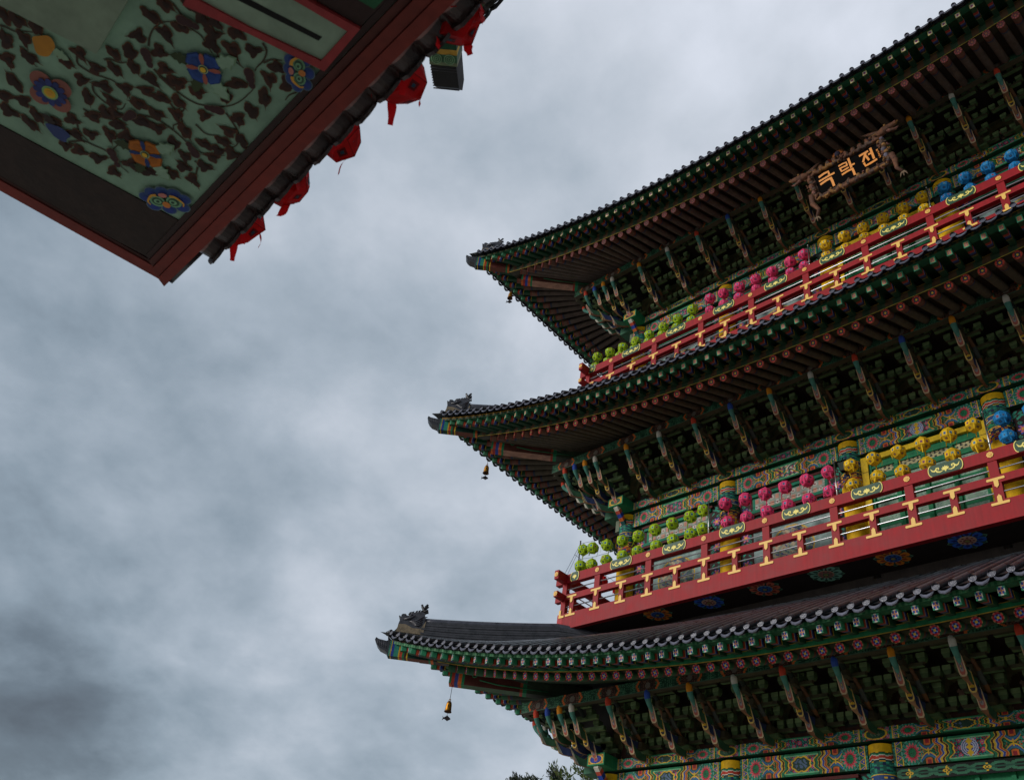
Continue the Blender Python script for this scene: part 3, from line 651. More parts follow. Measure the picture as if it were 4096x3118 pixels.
    for sd_, (f, H) in SIDES.items():
        if sd_ not in ('front', 'left', 'right'): continue
        HE = H + 3.68; us = np.linspace(-HE, HE, 90 if sd_ != 'right' else 30)
        def strip(m, fn, dv, dz, hh, th, cols, us):
            rows = []
            for u in us:
                v, z = fn(u); rows.append([f(u, v + dv, z + dz), f(u, v + dv, z + dz + hh), f(u, v + dv - th, z + dz + hh), f(u, v + dv - th, z + dz)])
            P = A([r + [r[0]] for r in rows]); n = len(us)
            cc = np.array([[cols[0](i), cols[1], cols[1], cols[2]] for i in range(n - 1)]); m.grid(P, cc)
        efly = lambda u: (e_fly(u, H)[0], e_fly(u, H)[1] + FTZ[T]); ernd = lambda u: (e_rnd(u, H)[0], e_rnd(u, H)[1] + RTZ[T])
        uf = np.linspace(-HE, HE, 520 if sd_ == 'front' else 60)
        strip(eb, efly, .05, .068, .062, .16, (lambda i: (C(46, 110, 72) if i % 2 else C(84, 140, 96)) if T == 0 else (C(36, 60, 40) if i % 3 else C(100, 84, 50)), DKG, C(34, 90, 60)), uf)
        strip(eb, efly, .055, .130, .018, .1, (lambda i: C(190, 140, 40) if T == 1 else C(20, 30, 24), DKG, DKG), uf)
        HR = H + 2.95; ur = np.linspace(-HR, HR, 420 if sd_ == 'front' else 60)
        zz = (FTZ[T] - RTZ[T])
        strip(pb, ernd, .02, .084, .016, .2, (lambda i: C(196, 156, 60), DKG, C(54, 50, 34)), ur)
        strip(pb, ernd, .03, .1, .075 + zz, .2, (lambda i: (C(42, 130, 84) if T == 0 else (C(90, 66, 46) if (i // 3) % 2 else C(50, 70, 50))), DKG, C(44, 120, 80)), ur)
        strip(pb, ernd, .034, .175 + zz, .012, .2, (lambda i: C(190, 150, 60), DKG, DKG), ur)
        # sheathing: over round rafters and over flying rafters
        for u0, u1, n in ((-HR, HR, 60),):
            us2 = np.linspace(u0, u1, n); P = []
            for u in us2:
                ve, ze = e_rnd(u, H); ui = fan(u, H); row = []
                for w in np.linspace(0, 1, 6): row.append(f(u + (ui - u) * w, ve * (1 - w), ze + (6.0 + .47 * 2.75 - ze) * w + .078 + RTZ[T]))
                P.append(row)
            sh.grid(A(P), [C(34, 50, 38), C(52, 40, 34), C(50, 40, 34)][T])
            P = []
            for u in np.linspace(-HE, HE, 60):
                vf, zf = e_fly(u, H); vr = vf - .85; s = u * (1 - .02)
                uu2 = math.copysign(min(abs(u), H + max(vr, 0)), u)
                P.append([f(u, vf + .02, zf + FTZ[T] + .066), f(uu2, vr, zf + FTZ[T] + .066 + .36)])
            sh.grid(A(P), C(40, 110, 70) if T == 0 else C(46, 88, 54))
    obj('eave_board', eb, M_WOOD, roof); obj('rafter_board', pb, M_WOOD, roof); obj('soffit_board', sh, M_WOOD, roof)
    rest_r, rest_f = MB(), MB()
    for sd_ in ('front', 'left'):
        f, H = SIDES[sd_]; n = int((H + 2.9) / SP)
        for k in range(-n, n + 1):
            u = (k + .5 if sd_ == 'front' else k) * SP
            if abs(u) > H + 2.85: continue
            p0, p1, q0, q1 = rafter_pts(u, H, T, f)
            ok = sd_ == 'front' and -14.6 < p0[0] < -2.2 and (T < 2 or (-9.2 < p0[0] < -4.4))
            if ok:
                m = MB(); round_rafter(m, p0, p1, T); obj('round_rafter', m, M_WOOD, roof)
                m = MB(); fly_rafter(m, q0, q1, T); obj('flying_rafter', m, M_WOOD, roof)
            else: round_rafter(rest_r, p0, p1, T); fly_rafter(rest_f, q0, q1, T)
        # flying rafters beyond the last round one, beside the hip
        for s_ in (-1, 1):
            for j in range(1, 4):
                u = s_ * (H + 2.85 + .27 * j); vf, zf = e_fly(u, H); q0 = A(f(u, vf, zf + FTZ[T])); q1 = A(f(s_ * (H + 2.2), 2.3, zf + FTZ[T] + .12)); fly_rafter(rest_f, q0, q1, T)
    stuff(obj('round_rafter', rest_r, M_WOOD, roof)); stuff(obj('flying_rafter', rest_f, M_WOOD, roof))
    # corner beams, cap tile, hip ridge and dragon ornament on each front corner
    for sx in (-1, 1):
        cx = XL if sx < 0 else XR
        if sx > 0: pass
        hp = lambda d, z: A((cx + sx * d, YW - d, z + ETZ[T]))
        m = MB(); ccol = [C(40, 110, 84), C(120, 80, 66), C(150, 110, 96)][T]
        nrm = A((sx * 1., 1., 0)) / math.sqrt(2)   # across the hip
        m.bar(hp(2.68, 7.075), hp(.4, 7.09), .26, .45, [(.05, GRN, ORG), (.12, C(180, 60, 44), RED), (.2, C(60, 80, 150), BLU), (.28, ORG, ORG), (.34, GRN, GRN), (1.6, C(96, 54, 46) if T else C(90, 44, 38), C(176, 130, 110) if T else C(74, 100, 74)), (1.66, C(160, 80, 50), RED), (1.75, GRN, GRN), (9, C(54, 70, 50), C(60, 64, 50))], endcol=C(180, 70, 50))
        # spiral scroll and flying crane painted on the flank
        for sg in (-1, 1):
            face = nrm * sg * .134; sp = []
            for a in np.linspace(0, 4.6 * math.pi / 2, 26): rr = .115 - .014 * a; sp.append(hp(2.3 - 0, 7.10) + face + (A((-sx * s2, s2, 0)) * rr * math.cos(a) * -1 + A((0, 0, 1)) * rr * math.sin(a)))
            m.tube(sp, .014, 5, C(60, 140, 96))
            m.tube([hp(2.2, 7.0) + face, hp(1.9, 6.95) + face, hp(1.1, 6.95) + face], .016, 5, C(60, 130, 90))
            cr_ = [(1.95, 7.16), (1.75, 7.15), (1.62, 7.2), (1.7, 7.15), (1.55, 7.14), (1.4, 7.17), (1.42, 7.15), (1.5, 7.11), (1.35, 7.02), (1.6, 7.09), (1.8, 7.12)]
            m.prism([hp(a, b) + face for a, b in cr_], nrm * sg * .006, C(150, 130, 116) if T else C(70, 90, 80))
        obj('corner_beam', m, M_WOOD, roof)
        m = MB(); m.bar(hp(3.74, 7.46), hp(1.3, 7.50), .20, .36, [(.05, C(120, 200, 170), C(30, 60, 50)), (.07, YEL, YEL), (.13, BLU, NAVY), (.24, TEAL, DKG), (.27, YEL, YEL), (.33, C(206, 74, 46), RED), (.38, GRN, GRN), (.43, BRN, BRN), (.46, YEL, YEL), (.95, C(24, 60, 52) if T < 2 else C(100, 50, 44), C(110, 60, 46)), (1.0, GRN, GRN), (1.06, ORG, ORG), (1.12, C(40, 40, 60), DKG), (9, C(70, 44, 38), C(90, 50, 44))]); obj('upper_corner_beam', m, M_WOOD, roof)
        # cap tile on the beam end, like an upturned snout
        m = MB(); to = [(3.74, 7.66), (3.80, 7.612), (3.928, 7.632), (3.981, 7.667), (3.99, 7.602), (3.946, 7.501), (3.886, 7.422), (3.784, 7.374), (3.735, 7.28)]
        m.prism([hp(a, b) - nrm * .12 for a, b in to], nrm * .24, C(50, 48, 52), C(44, 42, 46))
        for q in range(5): m.tube([hp(3.78 + q * .035, 7.42 + q * .02) - nrm * .126, hp(3.8 + q * .035, 7.6) - nrm * .126], .008, 5, C(70, 68, 74))
        obj('beam_cap_tile', m, M_TILE, roof)
        # hip ridge: layered flat tiles under a round cap
        m = MB(); ds = np.linspace(3.28, .2, 15); top = lambda d: min(8.80 - .235 * d + .0205 * d * d, 8.60 - .12 * max(0, 1.25 - d))
        bot = lambda d: roof_z(HF + d, max(d, .02), HF) - .12
        for i in range(9):
            w = .15 - .006 * i + (.012 if i % 2 else 0)
            pa = []
            for d in ds:
                b0, t0 = bot(d), top(d) - .05; z0 = b0 + (t0 - b0) * i / 9; z1 = b0 + (t0 - b0) * (i + .8) / 9
                pa.append([hp(d, z0) - nrm * w, hp(d, z1) - nrm * w, hp(d, z1) + nrm * w, hp(d, z0) + nrm * w, hp(d, z0) - nrm * w])
            g = random.uniform(.8, 1.1); m.grid(A(pa), tuple(A(C(66, 64, 68)) * g)); m.add(pa[0][:4], [(0, 1, 2, 3)], C(150, 136, 112))
        m.tube([hp(d, top(d) - .03) for d in ds], .085, 10, C(76, 76, 86))
        obj('hip_ridge', m, M_TILE, roof)
        # dragon-head ridge ornament
        m = MB(); dg = [(3.672, 7.904), (3.673, 8.045), (3.659, 8.166), (3.651, 8.216), (3.692, 8.249), (3.682, 8.263), (3.65, 8.239), (3.653, 8.287), (3.633, 8.315), (3.601, 8.315), (3.584, 8.283), (3.532, 8.287), (3.51, 8.34), (3.45, 8.38), (3.37, 8.41), (3.316, 8.42), (3.276, 8.4), (3.255, 8.3), (3.252, 8.178), (3.25, 7.90)]
        m.prism([hp(a, b) - nrm * .11 for a, b in dg], nrm * .22, C(66, 64, 70), C(52, 50, 54))
        m.prism([hp(a, b) - nrm * .13 for a, b in [(3.69, 7.86), (3.66, 8.05), (3.55, 8.06), (3.42, 7.99), (3.29, 8.0), (3.225, 8.2), (3.235, 7.86)]], nrm * .26, C(134, 116, 90), C(120, 104, 82))
        for sg in (-1, 1):
            fc = nrm * sg
            m.sphere(hp(3.60, 8.29) + fc * .07, .045, C(60, 58, 64)); m.sphere(hp(3.49, 8.285) + fc * .10, .05, C(36, 34, 38)); m.tube([hp(3.60, 8.18) + fc * .11, hp(3.5, 8.22) + fc * .125, hp(3.42, 8.30) + fc * .12], [.02, .035, .015], 7, C(76, 74, 80))
            for k in range(4): m.tube([hp(3.5 - .03 * k, 8.14 - .02 * k) + fc * .11, hp(3.4 - .02 * k, 8.16 - .03 * k) + fc * .13, hp(3.28, 8.3 - .06 * k) + fc * .115], [.016, .024, .012], 6, C(80, 78, 84))
            for k, (d, z) in enumerate([(3.53, 8.33), (3.49, 8.35), (3.43, 8.38), (3.385, 8.40), (3.345, 8.41)]): m.tube([hp(d, z) + fc * .045, hp(d - .008, z + .05) + fc * .05, hp(d - .03, z + .085) + fc * .05], [.036, .024, .004], 6, C(48, 46, 50))
            for pts in ([(3.30, 8.40), (3.305, 8.5), (3.345, 8.58), (3.355, 8.615)], [(3.305, 8.49), (3.29, 8.57), (3.255, 8.635)], [(3.30, 8.45), (3.26, 8.48), (3.232, 8.49)]): m.tube([hp(a, b) + fc * .055 for a, b in pts], [.032] + [.028] * (len(pts) - 1), 7, C(38, 36, 40))
        m.tube([hp(3.27, 8.33), hp(3.25, 8.345), hp(3.225, 8.36)], [.02, .012, .003], 6, C(50, 48, 52))
        obj('dragon_ornament', m, M_TILE, roof)
# top roof body above the third eave
mb = MB(); zt = ETZ[2] + ZIN
mb.add([(XL, YW, zt), (XR, YW, zt), (XR, YW + 2 * HS, zt), (XL, YW + 2 * HS, zt), (XL + 2.5, YS, zt + 3.2), (XR - 2.5, YS, zt + 3.2)], [(0, 1, 5, 4), (2, 3, 4, 5), (1, 2, 5), (3, 0, 4)], TILED); mb.tube([(XL + 2.3, YS, zt + 3.35), (XR - 2.3, YS, zt + 3.35)], .25, 8, TILE); obj('top_roof', mb, M_TILE, hall)

# ---------------- balconies
def tee(flip):
    s = -1 if flip else 1
    pts = [(-.145, .0), (-.155, .02), (-.145, .05), (.145, .05), (.155, .02), (.145, 0), (.04, -.0), (.036, -.11), (.018, -.125), (0, -.15), (-.018, -.125), (-.036, -.11), (-.04, 0)]
    pts = [(a, b * s) for a, b in pts]; m = MB(); m.prism([(a, 0, b) for a, b in (pts if not flip else pts[::-1])], (0, .012, 0), GOLD, C(200, 150, 70)); return m
TEE, TEEF = tee(False), tee(True)
def boss_mb():
    m = MB(); n = 16; m.prism([(.062 * (.93 + .07 * math.cos(8 * 2 * math.pi * k / 32)) * math.cos(2 * math.pi * k / 32), 0, .062 * (.93 + .07 * math.cos(8 * 2 * math.pi * k / 32)) * math.sin(2 * math.pi * k / 32)) for k in range(32)], (0, .014, 0), GOLD, C(190, 140, 66))
    m.prism([(.036 * math.cos(2 * math.pi * k / n), -.005, .036 * math.sin(2 * math.pi * k / n)) for k in range(n)], (0, .004, 0), C(222, 164, 76)); m.prism([(.014 * math.cos(2 * math.pi * k / 8), -.009, .014 * math.sin(2 * math.pi * k / 8)) for k in range(8)], (0, .003, 0), GOLD); return m
BOSS = boss_mb()
YS_ = C(244, 226, 120)
def ribbon(m, pts, w, y, col):
    pts = [A(p, float) for p in pts]; n = len(pts); L_, R_ = [], []
    for i, p in enumerate(pts):
        d = pts[min(i + 1, n - 1)] - pts[max(i - 1, 0)]; d /= np.linalg.norm(d); q = A((-d[1], d[0])); ww = w[i] if hasattr(w, '__len__') else w
        L_.append(p + q * ww / 2); R_.append(p - q * ww / 2)
    poly = L_ + R_[::-1]; m.prism([(a, y, b) for a, b in poly], (0, .004, 0), col)
def petal(m, c, ang, l, w, y, col):
    ca, sa = math.cos(ang), math.sin(ang); P = []
    for a, b in [(0, 0), (.35, .5), (.7, .42), (1, 0), (.7, -.42), (.35, -.5)]: x_, z_ = a * l, b * w; P.append((c[0] + x_ * ca - z_ * sa, y, c[1] + x_ * sa + z_ * ca))
    m.prism(P, (0, .004, 0), col)
def cart(small=False):
    m = MB(); hw, hh = (.11, .115) if small else (.29, .115)
    pl = []
    for k in range(9): a = -math.pi / 2 + math.pi * k / 8; pl.append((hw - .04 + .04 * math.cos(a) * 1.4, hh * math.sin(a)))
    full = pl + [(-a, -b) for a, b in pl]
    m.prism([(a, 0, b) for a, b in full], (0, .012, 0), C(34, 72, 48), C(30, 50, 40))
    for s in (-1, 1): ribbon(m, [(s * (a + .004), b) for a, b in pl], .014, -.005, YS_)
    for a, l in ((90, .085), (62, .08), (118, .08), (35, .075), (145, .075)): petal(m, (0, -.045), math.radians(a), l * 1.15, .038, -.006 - .0005 * abs(a - 90) / 30, YS_)
    petal(m, (0, -.03), -math.pi / 2, .05, .03, -.005, YS_)
    if not small:
        for s in (-1, 1):
            ribbon(m, [(s * .05, -.045), (s * .10, -.062), (s * .15, -.045), (s * .175, 0), (s * .155, .035), (s * .12, .03), (s * .115, .005), (s * .135, -.005)], [.012, .024, .03, .03, .028, .024, .02, .022], -.005, YS_)
            ribbon(m, [(s * .165, .005), (s * .2, -.02), (s * .235, -.005), (s * .262, .05)], [.03, .034, .026, .004], -.0065, YS_)
    return m
CART, CARTS = cart(), cart(True)
def flower_mb(kind):
    m = MB()
    cA, cB, cC, cD = [(C(240, 140, 40), C(170, 70, 44), C(60, 110, 190), C(30, 50, 110)), (C(56, 112, 220), C(32, 48, 130), C(220, 170, 150), C(140, 70, 70)), (C(220, 112, 84), C(140, 48, 42), C(60, 120, 190), C(40, 60, 120)), (C(140, 200, 176), C(50, 84, 76), C(190, 110, 110), C(70, 110, 80))][kind]
    n = 8; r = .335
    for k in range(n):
        a = 2 * math.pi * (k + .5) / n; P = [(r * .55 * math.cos(a), r * .55 * math.sin(a)), (r * .88 * math.cos(a - .26), r * .88 * math.sin(a - .26)), (r * 1.05 * math.cos(a), r * 1.05 * math.sin(a)), (r * .88 * math.cos(a + .26), r * .88 * math.sin(a + .26))]
        m.prism([(x, y, 0) for x, y in P], (0, 0, .003), C(110, 160, 130)); m.prism([(x * .93, y * .93, -.003) for x, y in P], (0, 0, .002), C(50, 84, 74))
    for k in range(n):
        a = 2 * math.pi * k / n
        P = [(r * q * math.cos(a + t), r * q * math.sin(a + t)) for q, t in ((.3, 0), (.6, -.34), (.84, -.28), (.93, -.1), (.93, .1), (.84, .28), (.6, .34))]
        m.prism([(x, y, -.007) for x, y in P], (0, 0, .003), cA); P2 = [(r * q * math.cos(a + t), r * q * math.sin(a + t)) for q, t in ((.4, 0), (.62, -.18), (.78, 0), (.62, .18))]
        m.prism([(x, y, -.011) for x, y in P2], (0, 0, .002), cB)
    for rr, c, z, nn in ((.46, C(190, 190, 150), -.015, 24), (.43, cC, -.018, 24), (.2, cD, -.026, 16), (.12, C(160, 150, 90), -.03, 12)): m.prism([(r * rr * math.cos(2 * math.pi * k / nn), r * rr * math.sin(2 * math.pi * k / nn), z) for k in range(nn)], (0, 0, .002), c)
    for k in range(8): a = 2 * math.pi * k / 8; m.prism([(r * .31 * math.cos(a) + .022 * math.cos(t), r * .31 * math.sin(a) + .022 * math.sin(t), -.022) for t in np.linspace(0, 6.28, 9)[:-1]], (0, 0, .002), cD)
    return m
FLW = [flower_mb(k) for k in range(4)]
for T in (1, 2):
    zb = DECK[T]; x0, x1, y0, y1 = -14.2, 3.05, 14.59, YW + 2 * HS + .9
    bal = MB(); bal.box(x0 + .08, x1, y0 + .08, y1, zb + .16, zb + .36, C(84, 58, 50))       # deck
    bal.box(x0 + .06, XL - .1, y0 + .06, y1, zb + .022, zb + .06, C(46, 36, 34)); bal.box(XL - .095, x1, y0 + .06, YW - .02, zb + .022, zb + .06, C(46, 36, 34))
    B = obj('balcony', bal, M_WOOD, hall)
    th = .12
    m = MB(); m.box(x0, x1, y0, y0 + th, zb, zb + .40, RAIL); m.box(x0 + .002, x0 + th, y0 + th + .002, y1, zb + .002, zb + .398, RAIL); m.box(x0 - .06, x0 + .1, y0 - .004, y0 + .02, zb + .0, zb + .40, C(186, 54, 60)); obj('fascia', m, M_LACQ, B)
    m = MB(); m.box(x0 - .22, x1, y0 - .01, y0 + th, zb + 1.19, zb + 1.42, RAIL); m.box(x0, x0 + th + .01, y0 - .32, y0 - .012, zb + 1.192, zb + 1.418, RAIL); m.box(x0, x0 + th + .01, y0 + th + .002, y1, zb + 1.192, zb + 1.418, RAIL); obj('top_rail', m, M_LACQ, B)
    m = MB(); m.box(x0 - .20, x1, y0 + .0, y0 + th - .01, zb + .74, zb + .89, RAIL); m.box(x0 + .005, x0 + th, y0 - .28, y0 - .002, zb + .742, zb + .888, RAIL); m.box(x0 + .005, x0 + th, y0 + th, y1, zb + .742, zb + .888, RAIL); obj('middle_rail', m, M_LACQ, B)
    for yy, zz in ((.04, .57), (.04, 1.03)):
        m = MB(); m.tube([(x0 + .1, y0 + yy, zb + zz), (x1, y0 + yy, zb + zz)], .014, 8, C(210, 210, 212)); obj('steel_rod', m, M_STEEL, B)
        m = MB(); m.tube([(x0 + yy + .02, y0 + .14, zb + zz + .002), (x0 + yy + .02, y1, zb + zz + .002)], .014, 8, C(210, 210, 212)); obj('steel_rod', m, M_STEEL, B)
    offx = -13.11 if T == 1 else -13.27
    pm = MB(); pm.box(-.08, .08, .004, .112, .402, .738, RAIL); pm.box(-.08, .08, .004, .112, .892, 1.188, RAIL)
    hm = MB(); hm.box(-.065, .065, .006, .110, .402, .738, RAIL)
    bx = [offx + 1.5 * k for k in range(-0, 11)]
    for x in bx:
        place('post', pm, M_LACQ, (x, y0, zb), 0, 'post', B); place('boss', BOSS, M_GOLD, (x, y0 - .024, zb + 1.315), 0, 'gold_boss', B)
    for x in bx + [b - .75 for b in bx]:
        if x not in bx: place('hpost', hm, M_LACQ, (x, y0, zb), 0, 'short_post', B)
        place('tee', TEE, M_GOLD, (x, y0 - .012, zb + .79), 0, 'gold_fitting', B)
        place('teef', TEEF, M_GOLD, (x, y0 - .0125, zb + .36), 0, 'gold_fitting', B)
    for x in [b + .72 for b in bx[:-1]] + [bx[0] - .78]:
        place('cart' if x > bx[0] else 'carts', CART if x > bx[0] else CARTS, M_GOLD, (x if x > bx[0] else x + .08, y0 - .024, zb + 1.315), 0, 'lotus_plaque', B)
    # corner post, its L fitting and bosses on the crossing rail ends
    m = MB(); m.box(x0 + .001, x0 + .14, y0 + .005, y0 + .115, zb + .402, zb + .738, RAIL); m.box(x0 + .001, x0 + .14, y0 + .005, y0 + .115, zb + .892, zb + 1.188, RAIL); obj('corner_post', m, M_LACQ, B)
    m = MB(); m.prism([(x0 - .01, y0 - .016, zb + .30), (x0 + .15, y0 - .016, zb + .30), (x0 + .15, y0 - .016, zb + .35), (x0 + .05, y0 - .016, zb + .36), (x0 + .05, y0 - .016, zb + .5), (x0 - .01, y0 - .016, zb + .5)], (0, .01, 0), GOLD); obj('gold_fitting', m, M_GOLD, B)
    place('boss', None, M_GOLD, (x0 + .065, y0 - .335, zb + 1.305), 0, 'gold_boss', B); place('boss', None, M_GOLD, (x0 + .065, y0 - .295, zb + .815), 0, 'gold_boss', B)
    # left-hand return rail posts
    for k in range(1, 14):
        y = y0 + .75 * k
        if k % 2 == 0: place('post', None, M_LACQ, (x0 + .005, y, zb), -math.pi / 2, 'post', B)
        else: place('hpost', None, M_LACQ, (x0 + .005, y, zb), -math.pi / 2, 'short_post', B)
    for k in range(1, 11):
        x = -12.9 + 1.337 * k
        place(('fl', (k + 3) % 4), FLW[(k + 3) % 4], M_GOLD, (x, 14.95, zb + .018), random.random(), 'flower_medallion', B)
    m = MB(); m.box(x0 + .5, x1, YW - .06, YW + .05, zb - .4, zb + .055, C(70, 62, 58)); obj('skirting_wall', m, M_WOOD, hall)

# ------------------------------------------------------------------ signboard
sg = empty('signboard', (-5.5, 13.6, 17.3), 'black signboard with gold Korean letters in a carved dragon frame under the top eave', 'sign')
PO = A((-6.27, 13.455, 18.02)); PU = A((1.58, 0, 0.)); PV = A((.03, .17, -.50))   # top-left corner, along, down the panel
pn = np.cross(PU, PV); pn /= np.linalg.norm(pn)
if pn[1] > 0: pn = -pn
PP = lambda a, b, h=0: PO + PU * a + PV * b + pn * h
m = MB(); m.prism([PP(0, 0), PP(1, 0), PP(1, 1), PP(0, 1)], -pn * .05, C(10, 8, 8)); obj('panel', m, M_BLACK, sg)
# strokes traced on the board: (u, v) of the panel, from pixels of the enlarged photo
z0, zu, zv = A((480., 930.)), A((1090., -560.)), A((140., 290.)); IM = np.linalg.inv(np.stack([zu, zv], 1))
def zp(p): return IM @ (A(p, float) - z0)
STROKES = [([(582, 938), (660, 880), (742, 842), (758, 885)], 46), ([(592, 1008), (720, 935), (850, 866)], 40), ([(622, 1058), (720, 990), (800, 950)], 46), ([(798, 950), (835, 1010), (865, 1072)], 50),
    ([(928, 752), (990, 715), (1052, 690), (1076, 738)], 34), ([(1076, 738), (1010, 765), (950, 792)], 34), ([(950, 788), (985, 840), (1050, 805), (1100, 776)], 34), ([(1088, 630), (1120, 700), (1152, 772)], 44), ([(1140, 745), (1200, 712)], 36), ([(1002, 892), (1090, 835), (1175, 795)], 40), ([(1175, 795), (1200, 840), (1222, 888)], 46),
    ([(1284, 588), (1350, 550), (1420, 512)], 42), ([(1385, 540), (1368, 610), (1355, 680)], 42), ([(1385, 580), (1415, 610), (1450, 650)], 40), ([(1462, 466), (1500, 545), (1536, 625)], 46), ([(1440, 562), (1500, 530)], 38), ([(1372, 704), (1402, 748), (1490, 700), (1582, 642)], 42),
    ([(1562, 492), (1590, 478)], 12), ([(1580, 486), (1572, 512)], 10), ([(1584, 494), (1602, 506)], 10), ([(1590, 530), (1618, 518), (1604, 540)], 10), ([(1604, 560), (1632, 546)], 10), ([(1618, 553), (1624, 575)], 10), ([(1616, 590), (1644, 576), (1650, 604), (1628, 612)], 10)]
GL = C(232, 140, 0); LM = [MB() for _ in range(4)]
for i, (pts, w) in enumerate(STROKES):
    m = LM[0 if i < 4 else 1 if i < 11 else 2 if i < 17 else 3]
    q = [zp(p) for p in pts]; q3 = [PP(a, b, .004) for a, b in q]; n = len(q3); La, Ra = [], []
    for k in range(n):
        d = q3[min(k + 1, n - 1)] - q3[max(k - 1, 0)]; d /= np.linalg.norm(d); s = np.cross(pn, d); hw = w / 1225 * 1.58 / 2 * .92
        ext = (-d if k == 0 else (d if k == n - 1 else 0 * d)) * hw * .5
        La.append(q3[k] + ext + s * hw); Ra.append(q3[k] + ext - s * hw)
    m.prism(La + Ra[::-1], pn * (.008 + .0007 * i), GL, C(190, 110, 0))
for i in range(4): obj('letter' if i < 3 else 'signature', LM[i], M_GOLD, sg)
m = MB(); WD = [C(122, 78, 52), C(98, 62, 44), C(150, 104, 50), C(92, 70, 58), C(132, 84, 70)]
m.prism([PP(-.2, -.55, -.03), PP(1.2, -.55, -.03), PP(1.16, 1.62, -.03), PP(-.14, 1.62, -.03)], -pn * .03, C(66, 46, 38)) if False else None
for a0, b0, a1, b1 in ((-.08, -.25, 1.08, -.02), (-.08, 1.02, 1.08, 1.26), (-.09, -.02, -.003, 1.02), (1.003, -.02, 1.09, 1.02)): m.prism([PP(a0, b0, .0), PP(a1, b0, .0), PP(a1, b1, .0), PP(a0, b1, .0)], -pn * .06, C(96, 66, 50), C(80, 54, 42))
obj('frame', m, M_CARVE, sg)
m = MB(); rnd = random.Random(3)
def dragon(path, r0, cols, wig=.0, n=40):
    P = []; k = len(path)
    for i in range(n):
        t = i / (n - 1) * (k - 1); j = min(int(t), k - 2); w = t - j; a = path[j][0] * (1 - w) + path[j + 1][0] * w; b = path[j][1] * (1 - w) + path[j + 1][1] * w
        P.append(PP(a + wig * .35 * math.sin(i * .9), b + wig * math.cos(i * .9), .03 + .02 * math.sin(i * 1.7)))
    R_ = [r0 * (.55 + .5 * math.sin(math.pi * (i + 3) / (n + 4))) for i in range(n)]
    m.tube(P, R_, 8, [cols[(i // 2) % len(cols)] for i in range(n)])
    for i in range(2, n - 2, 2): m.tube([P[i], P[i] + pn * .02 + A((0, 0, R_[i] * 1.15)), P[i] + A((.02, 0, R_[i] * 1.7))], [.02, .014, .003], 5, cols[1])
dragon([(-.12, -.17), (.48, -.2)], .05, [WD[0], WD[2], WD[3]], .10); dragon([(.5, -.19), (1.1, -.22)], .05, [WD[1], WD[3], WD[0]], .10)
dragon([(-.06, 1.16), (.5, 1.15), (1.06, 1.15)], .048, [WD[2], WD[0], WD[3]], .09, 54); dragon([(-.065, -.1), (-.06, 1.12)], .06, [WD[4], WD[3], WD[0]], .03, 26); dragon([(1.07, -.1), (1.06, 1.12)], .06, [C(110, 104, 120), WD[2], WD[3]], .03, 26)
for sgn, bx_, by_ in ((-1, -.2, -.22), (1, 1.2, -.36)):   # dragon heads at the upper corners, jaws open outward
    h0 = PP(bx_ - .05 * sgn, by_ + .02, .05); U = lambda a, b, h=.05: PP(bx_ + sgn * a, by_ + b, h)
    m.tube([PP(bx_ - .16 * sgn, by_ + .06, .03), h0, U(.04, -.03), U(.12, -.06), U(.17, -.12)], [.06, .095, .07, .05, .012], 8, [WD[0], WD[1], WD[0], WD[2]]); m.tube([h0, U(.03, .16), U(.10, .22), U(.15, .16)], [.06, .045, .034, .008], 7, [WD[4], WD[1], WD[4]])
    m.sphere(U(-.01, -.12, .11), .03, WD[2]); m.sphere(U(.13, -.10, .08), .028, WD[4])
    for k in range(6): m.tube([h0, U(-.10 - .035 * k, -.02 - .1 * (k - 2) * .6), U(-.17 - .04 * k, -.04 - .13 * (k - 2) * .6)], [.035, .024, .003], 6, WD[k % 4])
for q in range(120):   # carved clouds and scales that break up the frame
    sd = rnd.randrange(4); a = rnd.uniform(-.1, 1.1); b = rnd.uniform(0, 1)
    p = [(a, -.02 - rnd.uniform(.02, .32)), (a, 1.04 + rnd.uniform(0, .28)), (-.005 - rnd.uniform(.0, .13), b), (1.005 + rnd.uniform(.0, .13), b)][sd]
    r0 = rnd.uniform(.02, .05); th = rnd.uniform(0, 6); pts = [PP(p[0] + r0 * (1 - .15 * i) * math.cos(th + i * .8) / 1.58, p[1] + r0 * (1 - .15 * i) * math.sin(th + i * .8) / .5, .02 + .012 * i) for i in range(6)]
    m.tube(pts, [.012, .02, .022, .02, .016, .008], 6, WD[rnd.randrange(5)])
for sgn, bx_ in ((-1, -.12), (1, 1.12)):   # clawed legs at the lower corners
    k0 = 1.2 if sgn < 0 else 1.1; p = [PP(bx_ * 1, .9, .04), PP(bx_ + sgn * .02, k0 + .15, .06), PP(bx_ + sgn * -.02 + .02, k0 + .55, .05), PP(bx_ + sgn * .04 + .02, k0 + .85, .05)]; m.tube(p, [.07, .066, .045, .04], 8, [WD[1], WD[0], WD[1]])
    for k in (-1, 0, 1): m.tube([p[-1], p[-1] + A((.055 * k, 0, -.06)), p[-1] + A((.085 * k, .01, -.15))], [.028, .02, .004], 6, C(130, 108, 84))
m.sphere(PP(.44, -.42, .04), .075, C(40, 36, 60)); 
for k in range(9): a = math.pi * k / 8; m.tube([PP(.44, -.42, .03) + A((.06 * math.cos(a), 0, .06 * math.sin(a))), PP(.44, -.42, .03) + A((.15 * math.cos(a), 0, .15 * math.sin(a)))], [.025, .004], 5, C(190, 110, 50))
obj('dragon_carving', m, M_CARVE, sg)

